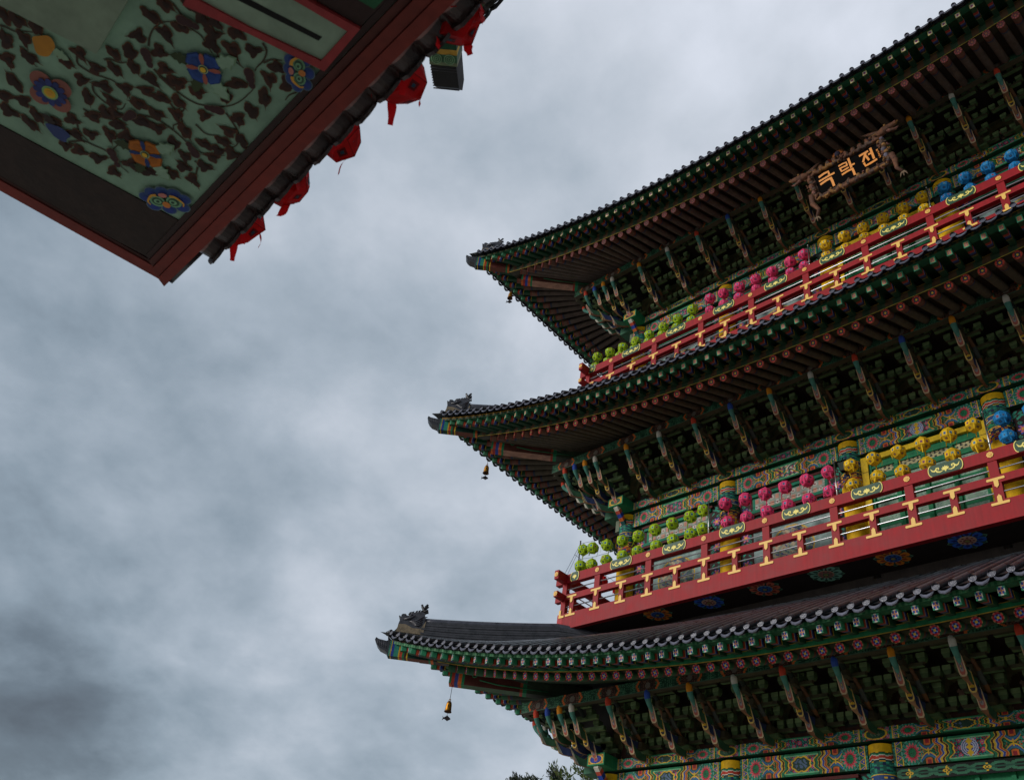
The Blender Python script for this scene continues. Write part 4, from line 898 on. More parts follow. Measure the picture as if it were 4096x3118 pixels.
# ------------------------------------------------------------------ paper lanterns
def lantern_mb(col, dark, seed=0, r=.134, crumple=0.):
    """24-sided paper lantern with small square pictures; returns body and tassel meshes"""
    a = r / (1 + math.sqrt(2)); b = r; m = MB(); rnd = random.Random(seed)
    ring = [(b, a), (a, b), (-a, b), (-b, a), (-b, -a), (-a, -b), (a, -b), (b, -a)]; sq = [(a, a), (-a, a), (-a, -a), (a, -a)]
    vs = [(x, y, a) for x, y in ring] + [(x, y, -a) for x, y in ring] + [(x, y, b) for x, y in sq] + [(x, y, -b) for x, y in sq]
    if crumple: vs = [tuple(c + rnd.uniform(-crumple, crumple) for c in p) for p in vs]
    fs = []; cl = []; sh = lambda k=1.: tuple(A(col) * rnd.uniform(.86, 1.08) * k)
    for k in range(8): fs.append((k, (k + 1) % 8, 8 + (k + 1) % 8, 8 + k)); cl.append(sh())
    for (o, t, k_) in ((0, 16, 1.), (8, 20, .92)):
        for q in range(4):
            i0, i1 = o + 2 * q, o + 2 * q + 1; fs.append((i0, i1, t + q)); cl.append(sh(k_))           # corner triangles
            j0, j1 = o + 2 * q + 1, o + (2 * q + 2) % 8; fs.append((j0, j1, t + (q + 1) % 4, t + q)); cl.append(sh(k_))
        fs.append((t, t + 1, t + 2, t + 3)); cl.append(sh(k_))
    m.add(vs, fs, cl)
    # wire edges showing dark through the paper
    for f in fs[:8]:
        m.tube([A(vs[f[0]]) * 1.004, A(vs[f[3]]) * 1.004], .0022, 4, dark, cap=False)
    for k in range(8):
        for o in (0, 8): m.tube([A(vs[o + k]) * 1.003, A(vs[o + (k + 1) % 8]) * 1.003], .002, 4, dark, cap=False)
    # little pictures on the sides, dark cut-outs on the lower slopes
    for k in range(8):
        c = sum((A(vs[i]) for i in fs[k]), A((0, 0, 0.))) / 4; nrm = A((c[0], c[1], 0)); nrm /= np.linalg.norm(nrm); u = A((-nrm[1], nrm[0], 0)); w = A((0, 0, 1.)); o = c + nrm * .002
        pc = rnd.choice([C(90, 170, 210), C(80, 140, 190), C(130, 180, 190), C(190, 110, 120)])
        m.add([o + u * .022 + w * .024, o - u * .022 + w * .024, o - u * .022 - w * .026, o + u * .022 - w * .026], [(0, 1, 2, 3)], pc); o = c + nrm * .003
        m.add([o + u * .01 + w * .012, o - u * .012 + w * .01, o - u * .008 - w * .016, o + u * .012 - w * .01], [(0, 1, 2, 3)], C(60, 70, 90))
    for q in range(4):
        f = fs[8 + 9 + 2 * q + 1]; P = [A(vs[i]) for i in f]; c = sum(P) / 4
        m.add([c + (p - c) * .46 + c * .018 for p in P], [(0, 1, 2, 3)], tuple(A(dark) * 1.0)); m.add([c + (p - c) * .2 + c * .026 for p in P], [(0, 1, 2, 3)], C(60, 90, 110))
    m.tube([(0, 0, b), (0, 0, b + .022)], .03, 8, dark); m.tube([(0, 0, b + .02), (0, 0, b + .07)], .004, 5, C(40, 40, 40))
    t = []
    for k in range(4):
        q = MB(); g = math.pi / 4 + math.pi / 2 * k + rnd.uniform(-.2, .2); L_ = rnd.uniform(.10, .2); cx, cy = (r * .96 * math.cos(g), r * .96 * math.sin(g)); tx, ty = -math.sin(g), math.cos(g); P = []
        for i in range(7): s = i / 6; off = .018 * math.sin(3.2 * s + k) + .012 * s; w = (.0105 + .003 * math.sin(5 * s)) * (2.0 if crumple > .01 else 1); z = -a - s * L_ + (.04 if i == 0 else 0); P.append([(cx + off * math.cos(g) + tx * w, cy + off * math.sin(g) + ty * w, z), (cx + off * math.cos(g) - tx * w, cy + off * math.sin(g) - ty * w, z)])
        q.grid(A(P), tuple(A(col) * .9)); t.append(q)
    return m, t
LCOL = {'lime green': (C(190, 222, 36), C(92, 112, 20)), 'pink': (C(255, 78, 134), C(150, 24, 66)), 'yellow': (C(250, 204, 24), C(176, 120, 10)), 'blue': (C(24, 140, 206), C(12, 76, 126)), 'red': (C(236, 26, 32), C(126, 12, 18))}
LPROTO = {}
ORD = ['first', 'second', 'third', 'fourth', 'fifth', 'sixth', 'seventh', 'eighth', 'ninth', 'tenth']
def lantern(colour, loc, label, group, rz=None):
    v = random.randrange(3); key = (colour, v)
    if key not in LPROTO:
        o = empty('paper_lantern', loc, label, 'lantern', group); b, t = lantern_mb(*LCOL[colour], seed=v * 7 + len(colour), crumple=.022 if colour == 'red' else .005)
        PM = M_CLOTH if colour == 'red' else M_PAPER; bo = obj('lantern_body', b, PM, o, org=loc); bo.location = (0, 0, 0)
        bo.data.transform(Matrix.Translation(A(loc)))   # mesh already local
        for q in t: to = obj('tassel', q, PM, o, org=loc); to.data.transform(Matrix.Translation(A(loc))); to.location = (0, 0, 0)
        LPROTO[key] = o
    else: o = dup_tree(LPROTO[key], loc); tag(o, label, 'lantern', group)
    o.rotation_euler = (random.uniform(-.17, .17), random.uniform(-.17, .17), random.uniform(0, 6.28) if rz is None else rz)
    return o
LOWU = [('lime green', [-13.64, -13.33, -12.89, -12.42, -11.94, -11.46, -10.98, -10.49, -10.14], [10.54, 10.51, 10.47, 10.46, 10.44, 10.48, 10.50, 10.53, 10.59]), ('pink', [-9.57, -9.07, -8.59, -8.12, -7.62, -7.14], [10.59, 10.54, 10.52, 10.53, 10.53, 10.56]), ('yellow', [-6.66, -6.19, -5.70, -5.23, -4.74, -4.28], [10.55, 10.54, 10.52, 10.53, 10.55, 10.59]), ('blue', [-3.79, -3.3, -2.82], [10.55, 10.53, 10.52])]
LOWL = [('lime green', [-13.69, -13.32, -12.87, -12.37, -11.93, -11.4, -10.94, -10.47, -10.15], [10.11, 10.06, 10.06, 10.03, 10.04, 10.03, 10.06, 10.08, 10.13]), ('pink', [-9.52, -9.04, -8.56, -8.07, -7.60, -7.14], [10.10, 10.07, 10.07, 10.06, 10.06, 10.1]), ('yellow', [-6.65, -6.15, -5.67, -5.2, -4.73, -4.25], [10.09, 10.1, 10.06, 10.07, 10.09, 10.14]), ('blue', [-3.76, -3.28, -2.8], [10.13, 10.07, 10.06])]
UPU = [('lime green', [-13.82, -13.35, -12.89, -12.42, -11.96, -11.48, -11.01, -10.53], [16.82, 16.77, 16.72, 16.71, 16.72, 16.75, 16.81, 16.90]), ('pink', [-9.98, -9.57, -9.09, -8.61, -8.14, -7.64, -7.26], [16.99, 16.94, 16.89, 16.88, 16.88, 16.92, 16.95]), ('yellow', [-6.69, -6.21, -5.74, -5.26, -4.78, -4.33], [16.91, 16.9, 16.88, 16.89, 16.9, 16.96]), ('blue', [-3.84, -3.39, -2.91, -2.42], [16.92, 16.91, 16.9, 16.91])]
UPL = [('lime green', [-13.86, -13.41, -12.96, -12.46, -11.99, -11.51, -11.03, -10.55], [16.46, 16.43, 16.45, 16.43, 16.44, 16.47, 16.49, 16.51]), ('pink', [-9.97, -9.55, -9.1, -8.6, -8.12, -7.63, -7.26], [16.54, 16.52, 16.52, 16.51, 16.5, 16.52, 16.53]), ('yellow', [-6.68, -6.2, -5.73, -5.26, -4.79, -4.33], [16.51, 16.48, 16.52, 16.51, 16.52, 16.54]), ('blue', [-3.83, -3.34, -2.89, -2.41], [16.53, 16.49, 16.49, 16.5])]
LY = 14.86; LK = 14.86 / 14.6   # the strings hang just behind the top rail
for rows, bal, row in ((LOWU, 'lower', 'upper'), (LOWL, 'lower', 'lower'), (UPU, 'upper', 'upper'), (UPL, 'upper', 'lower')):
    for colour, xs, zs in rows:
        for i, (x, z) in enumerate(zip(xs, zs)):
            lantern(colour, (x * LK, LY, z * LK - .01), f'{ORD[i]} {colour} paper lantern from the left, {row} string of the {bal} balcony', f'{colour} lanterns strung along the {bal} balcony')
    pts = [(x * LK, LY, z * LK + .19) for _, xs, zs in rows for x, z in zip(xs, zs)]
    pts = [(-13.95 if bal == 'lower' else -14.15, LY, pts[0][2] + (.0))] + pts + [(3.0, LY, pts[-1][2])]
    m = MB(); m.tube(pts, .0045, 5, C(36, 34, 34)); tag(obj('lantern_wire', m, M_WOOD), f'thin dark wire carrying the {row} string of lanterns over the {bal} balcony', 'wire')
for bal, zr, xs in (('lower', 9.96, (-13.95, -10.14, -7.1, -4.14)), ('upper', 16.51, (-14.15, -10.24, -7.24, -4.26))):
    names = ['at the left corner of', 'between the green and pink lanterns of', 'between the pink and yellow lanterns of', 'between the yellow and blue lanterns of']
    for x, nm in zip(xs, names):
        hgt = .98 if bal == 'lower' else .90
        m = MB(); c_ = C(190, 190, 186) if x > -13 else C(70, 64, 60)
        m.tube([(x, 14.80, zr - .15), (x, 14.80, zr + hgt)], .015, 8, c_); m.tube([(x, 14.80, zr + hgt), (x, 14.80, zr + hgt + .02)], .021, 8, c_); m.box(x - .02, x + .02, 14.781, 14.825, zr + .27, zr + .30, C(60, 60, 60)); m.tube([(x, 14.80, zr + hgt - .03), (x, LY, zr + hgt - .03)], .005, 5, C(60, 60, 60))
        tag(obj('lantern_pole', m, M_STEEL if x > -13 else M_WOOD), f'slim metal lantern pole {nm} the {bal} balcony', 'pole', 'lantern poles on the balcony rails')
    m = MB(); x = xs[0]; m.tube([(x, 14.80, zr + .92 if bal == 'lower' else zr + .84), (-14.12, 14.55, zr + .05), (-14.2, 14.5, zr - .02)], .005, 5, C(40, 40, 40)); m.tube([(x, 14.80, zr + .8 if bal == 'lower' else zr + .7), (-14.1, 14.6, zr)], .004, 5, C(40, 40, 40))
    tag(obj('guy_wire', m, M_WOOD), f'thin stay wire from the left corner pole of the {bal} balcony', 'wire')
# red lanterns along the left return of each balcony
for bal, zz, ys in (('lower', 10.30, [15.1, 15.75, 16.4, 17.05, 17.7]), ('upper', 16.85, [15.1, 15.75, 16.4])):
    for i, y in enumerate(ys): lantern('red', (-13.95, y, zz - (.04 * (i % 2))), f'{ORD[i]} red paper lantern from the corner, on the left return of the {bal} balcony', f'red lanterns along the left side of the {bal} balcony')
    m = MB(); m.tube([(-13.95, 14.62, zz + .2)] + [(-13.95, y, zz + .17) for y in ys] + [(-13.95, 24, zz + .2)], .0045, 5, C(36, 34, 34)); tag(obj('lantern_wire', m, M_WOOD), f'thin wire carrying red lanterns on the left side of the {bal} balcony', 'wire')

# small black lamps with curled roofs on the columns
for bal, x, z, wh in (('lower', -10.01, 11.14, 'behind the first pink lantern'), ('lower', -7.08, 11.14, 'behind the first yellow lantern'), ('upper', -7.10, 17.35, 'behind the first yellow lantern'), ('upper', -4.17, 17.37, 'behind the first blue lantern')):
    t = empty('column_lamp', (x, 15.15, z), f'small black lamp on the column {wh}, {bal} balcony', 'lamp', 'black lamps on the balcony columns'); K_ = C(18, 18, 18)
    m = MB()
    for i in range(4):   # curled four-sided roof
        a0, a1 = math.pi / 4 + i * math.pi / 2, math.pi / 4 + (i + 1) * math.pi / 2; rows = []
        for q, h in ((.02, .0), (.06, -.05), (.10, -.08), (.155, -.095)):
            c0, c1 = A((math.cos(a0), math.sin(a0), 0)) * q, A((math.cos(a1), math.sin(a1), 0)) * q; up = .022 if q > .12 else 0
            rows.append([A((x, 15.15, z + h)) + c0 * (1.06 if up else 1) + A((0, 0, up)), A((x, 15.15, z + h)) + (c0 + c1) / 2, A((x, 15.15, z + h)) + c1 * (1.06 if up else 1) + A((0, 0, up))])
        m.grid(A(rows), K_)
    m.tube([(x, 15.15, z - .01), (x, 15.15, z + .05)], [.02, .008], 6, K_); m.box(x - .012, x + .012, 15.16, 15.28, z - .12, z - .09, K_); obj('lamp_roof', m, M_WOOD, t)
    m = MB(); tp, bt = .085, .05; zt_, zb_ = z - .095, z - .27
    P = lambda sx, sy, r, zz: (x + sx * r, 15.15 + sy * r, zz)
    for (a, b) in (((-1, -1), (1, -1)), ((1, -1), (1, 1)), ((1, 1), (-1, 1)), ((-1, 1), (-1, -1))): m.add([P(*a, bt, zb_), P(*b, bt, zb_), P(*b, tp, zt_), P(*a, tp, zt_)], [(0, 1, 2, 3)], C(44, 60, 54)); m.tube([P(*a, bt, zb_), P(*a, tp, zt_)], .007, 5, K_)
    m.box(x - .055, x + .055, 15.095, 15.205, zb_ - .02, zb_, K_); obj('lamp_glass', m, M_STEEL if False else M_WOOD, t)

# ------------------------------------------------------------------ wind bells under the corner beams
def bell(xyz, zbell, lab):
    x, y, zt_ = xyz; t = empty('wind_bell', (x, y, zt_), lab, 'bell', 'bronze wind bells under the eave corners')
    m = MB(); m.tube([(x, y, zt_), (x, y, zbell)], .006, 5, C(50, 50, 54)); obj('chain', m, M_WOOD, t)
    m = MB(); prof = [(.0, 0), (.03, 0), (.055, -.015), (.075, -.05), (.085, -.1), (.088, -.15), (.098, -.215), (.112, -.24), (.104, -.245), (.08, -.2), (.0, -.18)]; n = 18
    P = A([[(x + .76 * r * math.cos(2 * math.pi * k / n), y + .76 * r * math.sin(2 * math.pi * k / n), zbell - .04 + h) for k in range(n + 1)] for r, h in prof]); cols = np.empty((len(prof) - 1, n, 3)); cols[:] = C(196, 136, 44); cols[6:] = C(80, 50, 24); cols[2] = C(150, 100, 40); cols[4, ::3] = C(90, 60, 30)
    m.grid(P, cols); m.sm = [True] * len(m.f); m.tube([(x + .028 * math.cos(a), y, zbell - .02 + .028 * math.sin(a)) for a in np.linspace(0, 6.28, 11)], .009, 6, C(120, 84, 40)); obj('bell_body', m, M_BRASS, t)
    m = MB(); zf = zbell - .42; m.tube([(x, y, zbell - .2), (x, y, zf + .03)], .004, 5, C(40, 40, 40))
    e1 = A((.8, .6, 0)); e3 = A((0, 0, 1.)); c = A((x, y, zf)); sh = [(-.10, .055), (-.07, .012), (-.02, .045), (.0, .07), (.03, .045), (.075, .012), (.09, -.008), (.06, -.03), (.03, -.045), (.02, -.06), (-.01, -.04), (-.06, -.012), (-.10, -.045), (-.085, .0)]
    q = np.cross(e1, e3); m.prism([c + e1 * a + e3 * b - q * .008 for a, b in sh], q * .016, C(44, 38, 40)); obj('fish_clapper', m, M_BRASS, t); return t
bell((-15.62, 12.88, 6.88), 6.53, 'bronze wind bell with a fish under the lowest left eave corner')
bell((-15.70, 12.80, 13.14), 12.76, 'bronze wind bell under the middle left eave corner')
bell((-15.86, 12.64, 19.42), 19.05, 'small golden wind bell under the top left eave corner')

# ------------------------------------------------------------------ pavilion overhead: painted ceiling, red fascia, tile edge and the roof above it
pv = empty('gate_pavilion', (-3, -1, -1.6), 'dark pavilion overhead with a vine painted ceiling and red-brown eave boards at upper left', 'pavilion')
ZC = 4.50; RB = C(132, 52, 44); RBD = C(70, 40, 36)
m = MB()
m.add([(-5.46, -.40, ZC), (-5.17, 1.09, ZC), (1.5, .96, ZC), (1.5, -3.0, ZC), (-5.9, -3.0, ZC)], [(0, 1, 2, 3, 4)], C(140, 174, 150))
LEAFC = [C(62, 34, 22), C(52, 28, 20), C(70, 38, 24)]
LEAVES = [(-4.566,-0.465),(-4.533,-0.387),(-4.487,-0.294),(-4.721,-0.387),(-4.626,-0.309),(-4.859,-0.322),(-4.727,-0.236),(-4.989,-0.232),(-5.089,-0.139),(-5.151,-0.238),(-5.245,-0.165),(-5.128,-0.026),(-5.227,-0.028),(-5.075,0.072),(-4.571,-0.069),(-4.445,-0.038),(-4.464,0.072),(-4.614,0.052),(-4.549,0.16),(-4.451,0.267),(-4.709,0.136),(-4.609,0.245),(-4.821,0.223),(-4.959,0.143),(-4.747,0.362),(-4.873,0.365),(-4.794,0.437),(-4.97,0.278),(-5.06,0.217),(-4.73,0.271),(-4.679,0.311),(-5.205,0.207),(-5.17,0.288),(-5.122,0.401),(-4.485,0.373),(-4.462,0.489),(-4.593,0.454),(-4.554,0.545),(-4.356,0.354),(-4.324,0.445),(-4.253,0.343),(-4.047,0.14),(-3.859,0.136),(-3.9,0.252),(-4.032,0.281),(-4.117,0.362),(-4.181,0.16),(-4.272,0.103),(-4.37,0.157),(-4.261,0.228),(-4.987,0.572),(-4.95,0.677),(-5.145,0.526),(-3.731,0.154),(-4.156,0.44),(-3.671,0.432),(-3.736,0.463),(-3.672,0.566),(-3.573,0.647),(-3.546,0.509),(-3.597,0.402),(-3.638,0.343),(-3.612,0.268),(-4.135,0.457),(-4.101,0.577),(-3.978,0.703),(-3.849,0.706),(-3.665,0.818),(-3.558,0.799),(-3.603,0.904),(-3.797,0.868),(-3.945,0.872),(-4.069,0.85),(-4.216,0.695),(-4.26,0.534),(-4.364,0.577),(-4.43,0.674),(-4.201,0.855),(-4.583,0.675),(-4.42,0.814),(-4.296,0.881),(-4.193,0.952),(-4.391,0.899),(-4.333,0.976),(-4.471,0.9),(-4.621,0.782),(-4.705,0.813),(-4.582,0.909),(-4.822,0.799),(-4.752,0.919),(-3.782,0.282)]
STEMS = [[(-4.482,-0.042),(-4.529,-0.008),(-4.518,0.083),(-4.486,0.137),(-4.462,0.202),(-4.493,0.309),(-4.531,0.346)],[(-4.582,0.106),(-4.636,0.138),(-4.655,0.189),(-4.656,0.246),(-4.627,0.318),(-4.554,0.318)],[(-3.691,0.178),(-3.71,0.235),(-3.747,0.311),(-3.742,0.39),(-3.774,0.458),(-3.79,0.496)],[(-4.178,0.331),(-4.191,0.402),(-4.204,0.503),(-4.195,0.586),(-4.158,0.654),(-4.057,0.744),(-3.961,0.783),(-3.845,0.792),(-3.792,0.789)],[(-4.093,0.773),(-4.124,0.846),(-4.16,0.907),(-4.224,0.947),(-4.289,0.948),(-4.338,0.899)],[(-4.609,0.382),(-4.523,0.47),(-4.497,0.53),(-4.492,0.625),(-4.503,0.707),(-4.513,0.783),(-4.494,0.85),(-4.44,0.913),(-4.394,0.949)],[(-3.792,0.525),(-3.744,0.568),(-3.729,0.616),(-3.725,0.672)],[(-3.491,0.655),(-3.519,0.7),(-3.587,0.722),(-3.653,0.721),(-3.687,0.729)],[(-3.599,0.73),(-3.541,0.751),(-3.497,0.795)],[(-4.056,0.219),(-3.993,0.193),(-3.923,0.183),(-3.849,0.198),(-3.799,0.231)],[(-4.175,0.316),(-4.2,0.386),(-4.212,0.478)],[(-5.167,0.206),(-5.075,0.267),(-5.05,0.33),(-5.026,0.401),(-5.035,0.458),(-5.064,0.533),(-5.076,0.601)],[(-4.827,0.484),(-4.893,0.442),(-4.97,0.434)],[(-4.969,0.176),(-5.026,0.223),(-5.046,0.291)],[(-3.54,0.937),(-3.594,0.975),(-3.66,0.959),(-3.712,0.964)],[(-4.366,0.08),(-4.331,0.104),(-4.307,0.154),(-4.267,0.182)],[(-4.33,0.693),(-4.34,0.775),(-4.298,0.828)],[(-4.659,-0.449),(-4.642,-0.418),(-4.623,-0.368),(-4.571,-0.325),(-4.541,-0.292)],[(-4.822,0.153),(-4.814,0.199),(-4.759,0.303),(-4.669,0.354)],[(-4.698,-0.307),(-4.731,-0.28),(-4.754,-0.245),(-4.759,-0.177)],[(-4.564,0.418),(-4.523,0.47),(-4.493,0.543),(-4.497,0.62)],[(-4.316,0.499),(-4.332,0.544),(-4.32,0.582),(-4.282,0.584),(-4.297,0.562),(-4.331,0.574)],[(-4.364,0.607),(-4.387,0.627),(-4.454,0.604),(-4.484,0.621)],[(-4.631,0.882),(-4.707,0.91),(-4.797,0.929)],[(-4.601,0.841),(-4.601,0.873)]]
BULBS = [[(-4.105,0.23),(-4.157,0.285)],[(-4.592,0.381),(-4.656,0.369)],[(-4.993,0.438),(-5.059,0.515)],[(-3.73,0.267),(-3.702,0.34)],[(-3.719,0.712),(-3.778,0.772)],[(-4.101,0.733),(-4.143,0.675)],[(-4.532,0.809),(-4.497,0.743)]]
rnd = random.Random(11)
lay = [0]
def flat(poly, h, col, jig=True):
    lay[0] += 1; z = ZC - h - (lay[0] % 37) * .00006
    m.add([(x, y, z) for x, y in poly], [tuple(range(len(poly)))], col)
def spl(pts, k=6):
    P = [A(p, float) for p in pts]; P = [2 * P[0] - P[1]] + P + [2 * P[-1] - P[-2]]; o = []
    for i in range(1, len(P) - 2):
        for s in np.linspace(0, 1, k, endpoint=False):
            o.append(.5 * (2 * P[i] + (P[i + 1] - P[i - 1]) * s + (2 * P[i - 1] - 5 * P[i] + 4 * P[i + 1] - P[i + 2]) * s * s + (3 * P[i] - P[i - 1] - 3 * P[i + 1] + P[i + 2]) * s ** 3))
    return o + [P[-2]]
def strip2(pts, w, h, col):
    P = spl(pts); n = len(P); La, Ra = [], []
    for i in range(n):
        d = P[min(i + 1, n - 1)] - P[max(i - 1, 0)]; d /= (np.linalg.norm(d) + 1e-9); q = A((-d[1], d[0])); ww = w * (1.1 - .7 * i / n); La.append(P[i] + q * ww / 2); Ra.append(P[i] - q * ww / 2)
    lay[0] += 1; z = ZC - h - (lay[0] % 37) * .00006
    vs = [(p[0], p[1], z) for p in La + Ra]; m.add(vs, [(i, i + 1, n + i + 1, n + i) for i in range(n - 1)], col)
for s in STEMS: strip2(s, .0135, .004, C(70, 62, 44))
def leafpoly(c, ang, l, w, ph):
    ca, sa = math.cos(ang), math.sin(ang); P = []
    K = 26
    for k in range(K):
        t = 2 * math.pi * k / K; r = 1 + .22 * math.sin(3 * t + ph) + .15 * math.sin(5 * t + 2 * ph) + .05 * math.sin(9 * t + ph)
        x = .46 * math.cos(t) * r; y = .42 * math.sin(t) * r * (1 - .35 * math.cos(t))
        if abs(t) < .01: x = .74
        if k in (1, K - 1): x = .50; y *= .5
        P.append((c[0] + l * x * ca - w * y * sa, c[1] + l * x * sa + w * y * ca))
    return P
for i, c in enumerate(LEAVES):
    ang = math.pi / 2 + rnd.choice([-.5, -.15, .2, .5, .9, -.9, 2.6]); ang = ang if rnd.random() < .8 else ang + math.pi; l = rnd.uniform(.10, .14); ph = rnd.uniform(0, 6)
    P = leafpoly(c, ang, l, rnd.uniform(.085, .11), ph); flat(P, .0075, C(120, 84, 56)); cc = A(c)
    flat([tuple(cc + (A(p) - cc) * .9) for p in P], .0105, rnd.choice(LEAFC)); flat([tuple(cc + (A(p) - cc) * .4 + A((.008, .006))) for p in P], .0135, C(44, 25, 18))
for a, b in BULBS:
    a, b = A(a), A(b); d = b - a; L_ = np.linalg.norm(d); ang = math.atan2(d[1], d[0])
    for t, s in ((0, 1.), (.45, .85), (.95, .65)):
        c = a + d * t; K = 14; P = [(c[0] + s * (.040 * math.cos(q) * math.cos(ang) - .034 * math.sin(q) * math.sin(ang)), c[1] + s * (.040 * math.cos(q) * math.sin(ang) + .034 * math.sin(q) * math.cos(ang))) for q in np.linspace(0, 2 * math.pi, K, endpoint=False)]
        flat(P, .0165, C(120, 96, 80)); flat([tuple(c + (A(p) - c) * .86) for p in P], .0195, C(64, 36, 38))
def four(c, r, colp, colbar, rot=.0):
    c = A(c)
    for k in range(4):
        a = rot + math.pi / 2 * k; P = []
        for t, q in ((-.78, .10), (-.76, .72), (-.55, .98), (0, 1.08), (.55, .98), (.76, .72), (.78, .10)): P.append(tuple(c + A((math.cos(a + t), math.sin(a + t))) * r * q))
        flat(P, .021 + k * .0004, tuple(A(colp) * .62)); flat([tuple(c + (A(p) - c) * .93) for p in P], .024 + k * .0004, colp); flat([tuple(c + A((math.cos(a), math.sin(a))) * r * .55 + (A(p) - c - A((math.cos(a), math.sin(a))) * r * .55) * .45) for p in P], .0265 + k * .0004, tuple(A(colp) * .8))
    for k in range(4):
        a = rot + math.pi / 4 + math.pi / 2 * k; d = A((math.cos(a), math.sin(a))); e = A((-d[1], d[0])); flat([tuple(c + d * r * q + e * r * w) for q, w in ((.25, .05), (.6, .14), (.86, .10), (.95, 0), (.86, -.10), (.6, -.14), (.25, -.05))], .029, colbar)
    for rr, cc, h in ((.27, C(170, 190, 140), .032), (.215, C(50, 80, 70), .0345), (.16, YEL, .037)): flat([tuple(c + r * rr * A((math.cos(t), math.sin(t)))) for t in np.linspace(0, 6.283, 20, endpoint=False)], h, cc)
def jag(c, ang, l, col, h=.0185):
    ca, sa = math.cos(ang), math.sin(ang); flat([(c[0] + l * (x * ca - y * sa), c[1] + l * (x * sa + y * ca)) for x, y in ((0, 0), (.12, .3), (.35, .26), (.45, .42), (.62, .24), (.72, .28), (1, 0), (.74, -.2), (.6, -.18), (.45, -.36), (.34, -.22), (.12, -.26))], h, col)
for cen, r, cp, cb in (((-3.907, .513), .112, C(44, 78, 150), C(170, 92, 76)), ((-4.803, .592), .115, C(196, 112, 30), C(36, 62, 120))):
    for a in (2.9, -2.0): jag(A(cen) + .8 * r * A((math.cos(a), math.sin(a))), a, .115, C(58, 72, 40))
    for a in (.4, 1.9): jag(A(cen) + .8 * r * A((math.cos(a), math.sin(a))), a, .15, C(128, 160, 126)); jag(A(cen) + .84 * r * A((math.cos(a), math.sin(a))), a, .132, C(146, 178, 152), .0215)
    four(cen, r, cp, cb, .1)
c = A((-4.855, -.043))
for k in range(4): a = .4 + math.pi / 2 * k; flat([tuple(c + .085 * A((math.cos(a), math.sin(a))) + A((.072 * math.cos(t), .066 * math.sin(t)))) for t in np.linspace(0, 6.283, 18, endpoint=False)], .020, C(150, 92, 80))
for k in range(12):
    a = 2 * math.pi * k / 12; d = A((math.cos(a), math.sin(a))); e = A((-d[1], d[0])); flat([tuple(c + d * .105 * q + e * .105 * w) for q, w in ((.25, .04), (.7, .2), (.93, .15), (1, 0), (.93, -.15), (.7, -.2), (.25, -.04))], .024 + .0003 * k, C(52, 66, 130) if k % 2 else C(44, 56, 112))
for rr, cc, h in ((.05, C(150, 190, 120), .031), (.036, YEL, .034), (.02, C(230, 170, 60), .037)): flat([tuple(c + rr * A((math.cos(t), math.sin(t)))) for t in np.linspace(0, 6.283, 18, endpoint=False)], h, cc)
c = A((-4.56, -.21)); flat([tuple(c + A((.075 * math.cos(t) * (1 + .2 * math.cos(2 * t)), .062 * math.sin(t) * (1 + .15 * math.sin(3 * t))))) for t in np.linspace(0, 6.283, 24, endpoint=False)], .020, C(190, 130, 44)); jag(c + A((.02, .05)), 1.5, .1, C(140, 170, 140))
c = A((-5.13, .13)); flat([tuple(c + A((.055 * math.cos(t), .075 * math.sin(t) * (1 + .25 * math.sin(3 * t))))) for t in np.linspace(0, 6.283, 24, endpoint=False)], .020, C(58, 74, 128)); jag(c + A((.03, -.05)), -1.2, .1, C(56, 44, 40))
# lotus clouds in the two corners of the painted panel
def lotus(c, ang, sc):
    c = A(c); R2 = A(((math.cos(ang), -math.sin(ang)), (math.sin(ang), math.cos(ang)))); T_ = lambda p: tuple(c + R2 @ (A(p) * sc))
    blob = lambda cx, cy, rx, ry, h, col: flat([T_((cx + rx * math.cos(t), cy + ry * math.sin(t))) for t in np.linspace(0, 6.283, 20, endpoint=False)], h, col)
    for x, y in ((-.17, .03), (-.1, .085), (0, .10), (.1, .085), (.17, .03), (-.13, -.06), (.13, -.06), (0, -.09)): blob(x, y, .07, .06, .020, C(110, 130, 140)); blob(x, y, .062, .052, .0225, C(50, 76, 132)); blob(x, y - .01, .035, .028, .025, C(44, 64, 140))
    for s in (-1, 1):
        blob(s * .075, 0, .07, .06, .028, C(120, 170, 130)); blob(s * .075, 0, .05, .042, .031, C(60, 90, 70)); blob(s * .07, .002, .034, .028, .034, C(130, 180, 140)); blob(s * .068, .003, .016, .013, .037, C(50, 80, 60))
        strip2([T_((s * .06, .07)), T_((s * .11, .06)), T_((s * .16, .0)), T_((s * .15, -.04))], .02, .034, C(220, 160, 60))
    blob(0, -.03, .035, .035, .036, C(216, 130, 60)); blob(0, .075, .04, .025, .036, C(206, 130, 120))
lotus((-5.07, .89), math.radians(42) + math.pi, .80); lotus((-3.46, .90), math.radians(-38) + math.pi, .62)
obj('painted_ceiling', m, M_CEIL, pv)
# ceiling fittings: pale box, slotted panel in a red frame, dark green coffer
m = MB(); m.add([(-4.318, .03, ZC - .055), (-3.829, -.003, ZC - .055), (-3.2, -.04, ZC - .055), (-3.3, -1.9, ZC - .055), (-4.9, -1.9, ZC - .055), (-4.318, .03, ZC), (-3.829, -.003, ZC), (-3.2, -.04, ZC), (-3.3, -1.9, ZC), (-4.9, -1.9, ZC)], [(0, 1, 2, 3, 4), (0, 5, 6, 1), (1, 6, 7, 2), (2, 7, 8, 3), (3, 8, 9, 4), (4, 9, 5, 0)], C(142, 160, 138)); obj('ceiling_box', m, M_CEIL, pv)
m = MB(); fr_o = [(-3.322, .99), (-2.945, .96), (-3.05, .63), (-3.2, .15), (-3.62, .22), (-3.47, .565)]; fr_i = [(-3.284, .936), (-3.012, .924), (-3.098, .612), (-3.25, .15), (-3.54, .20), (-3.435, .545)]
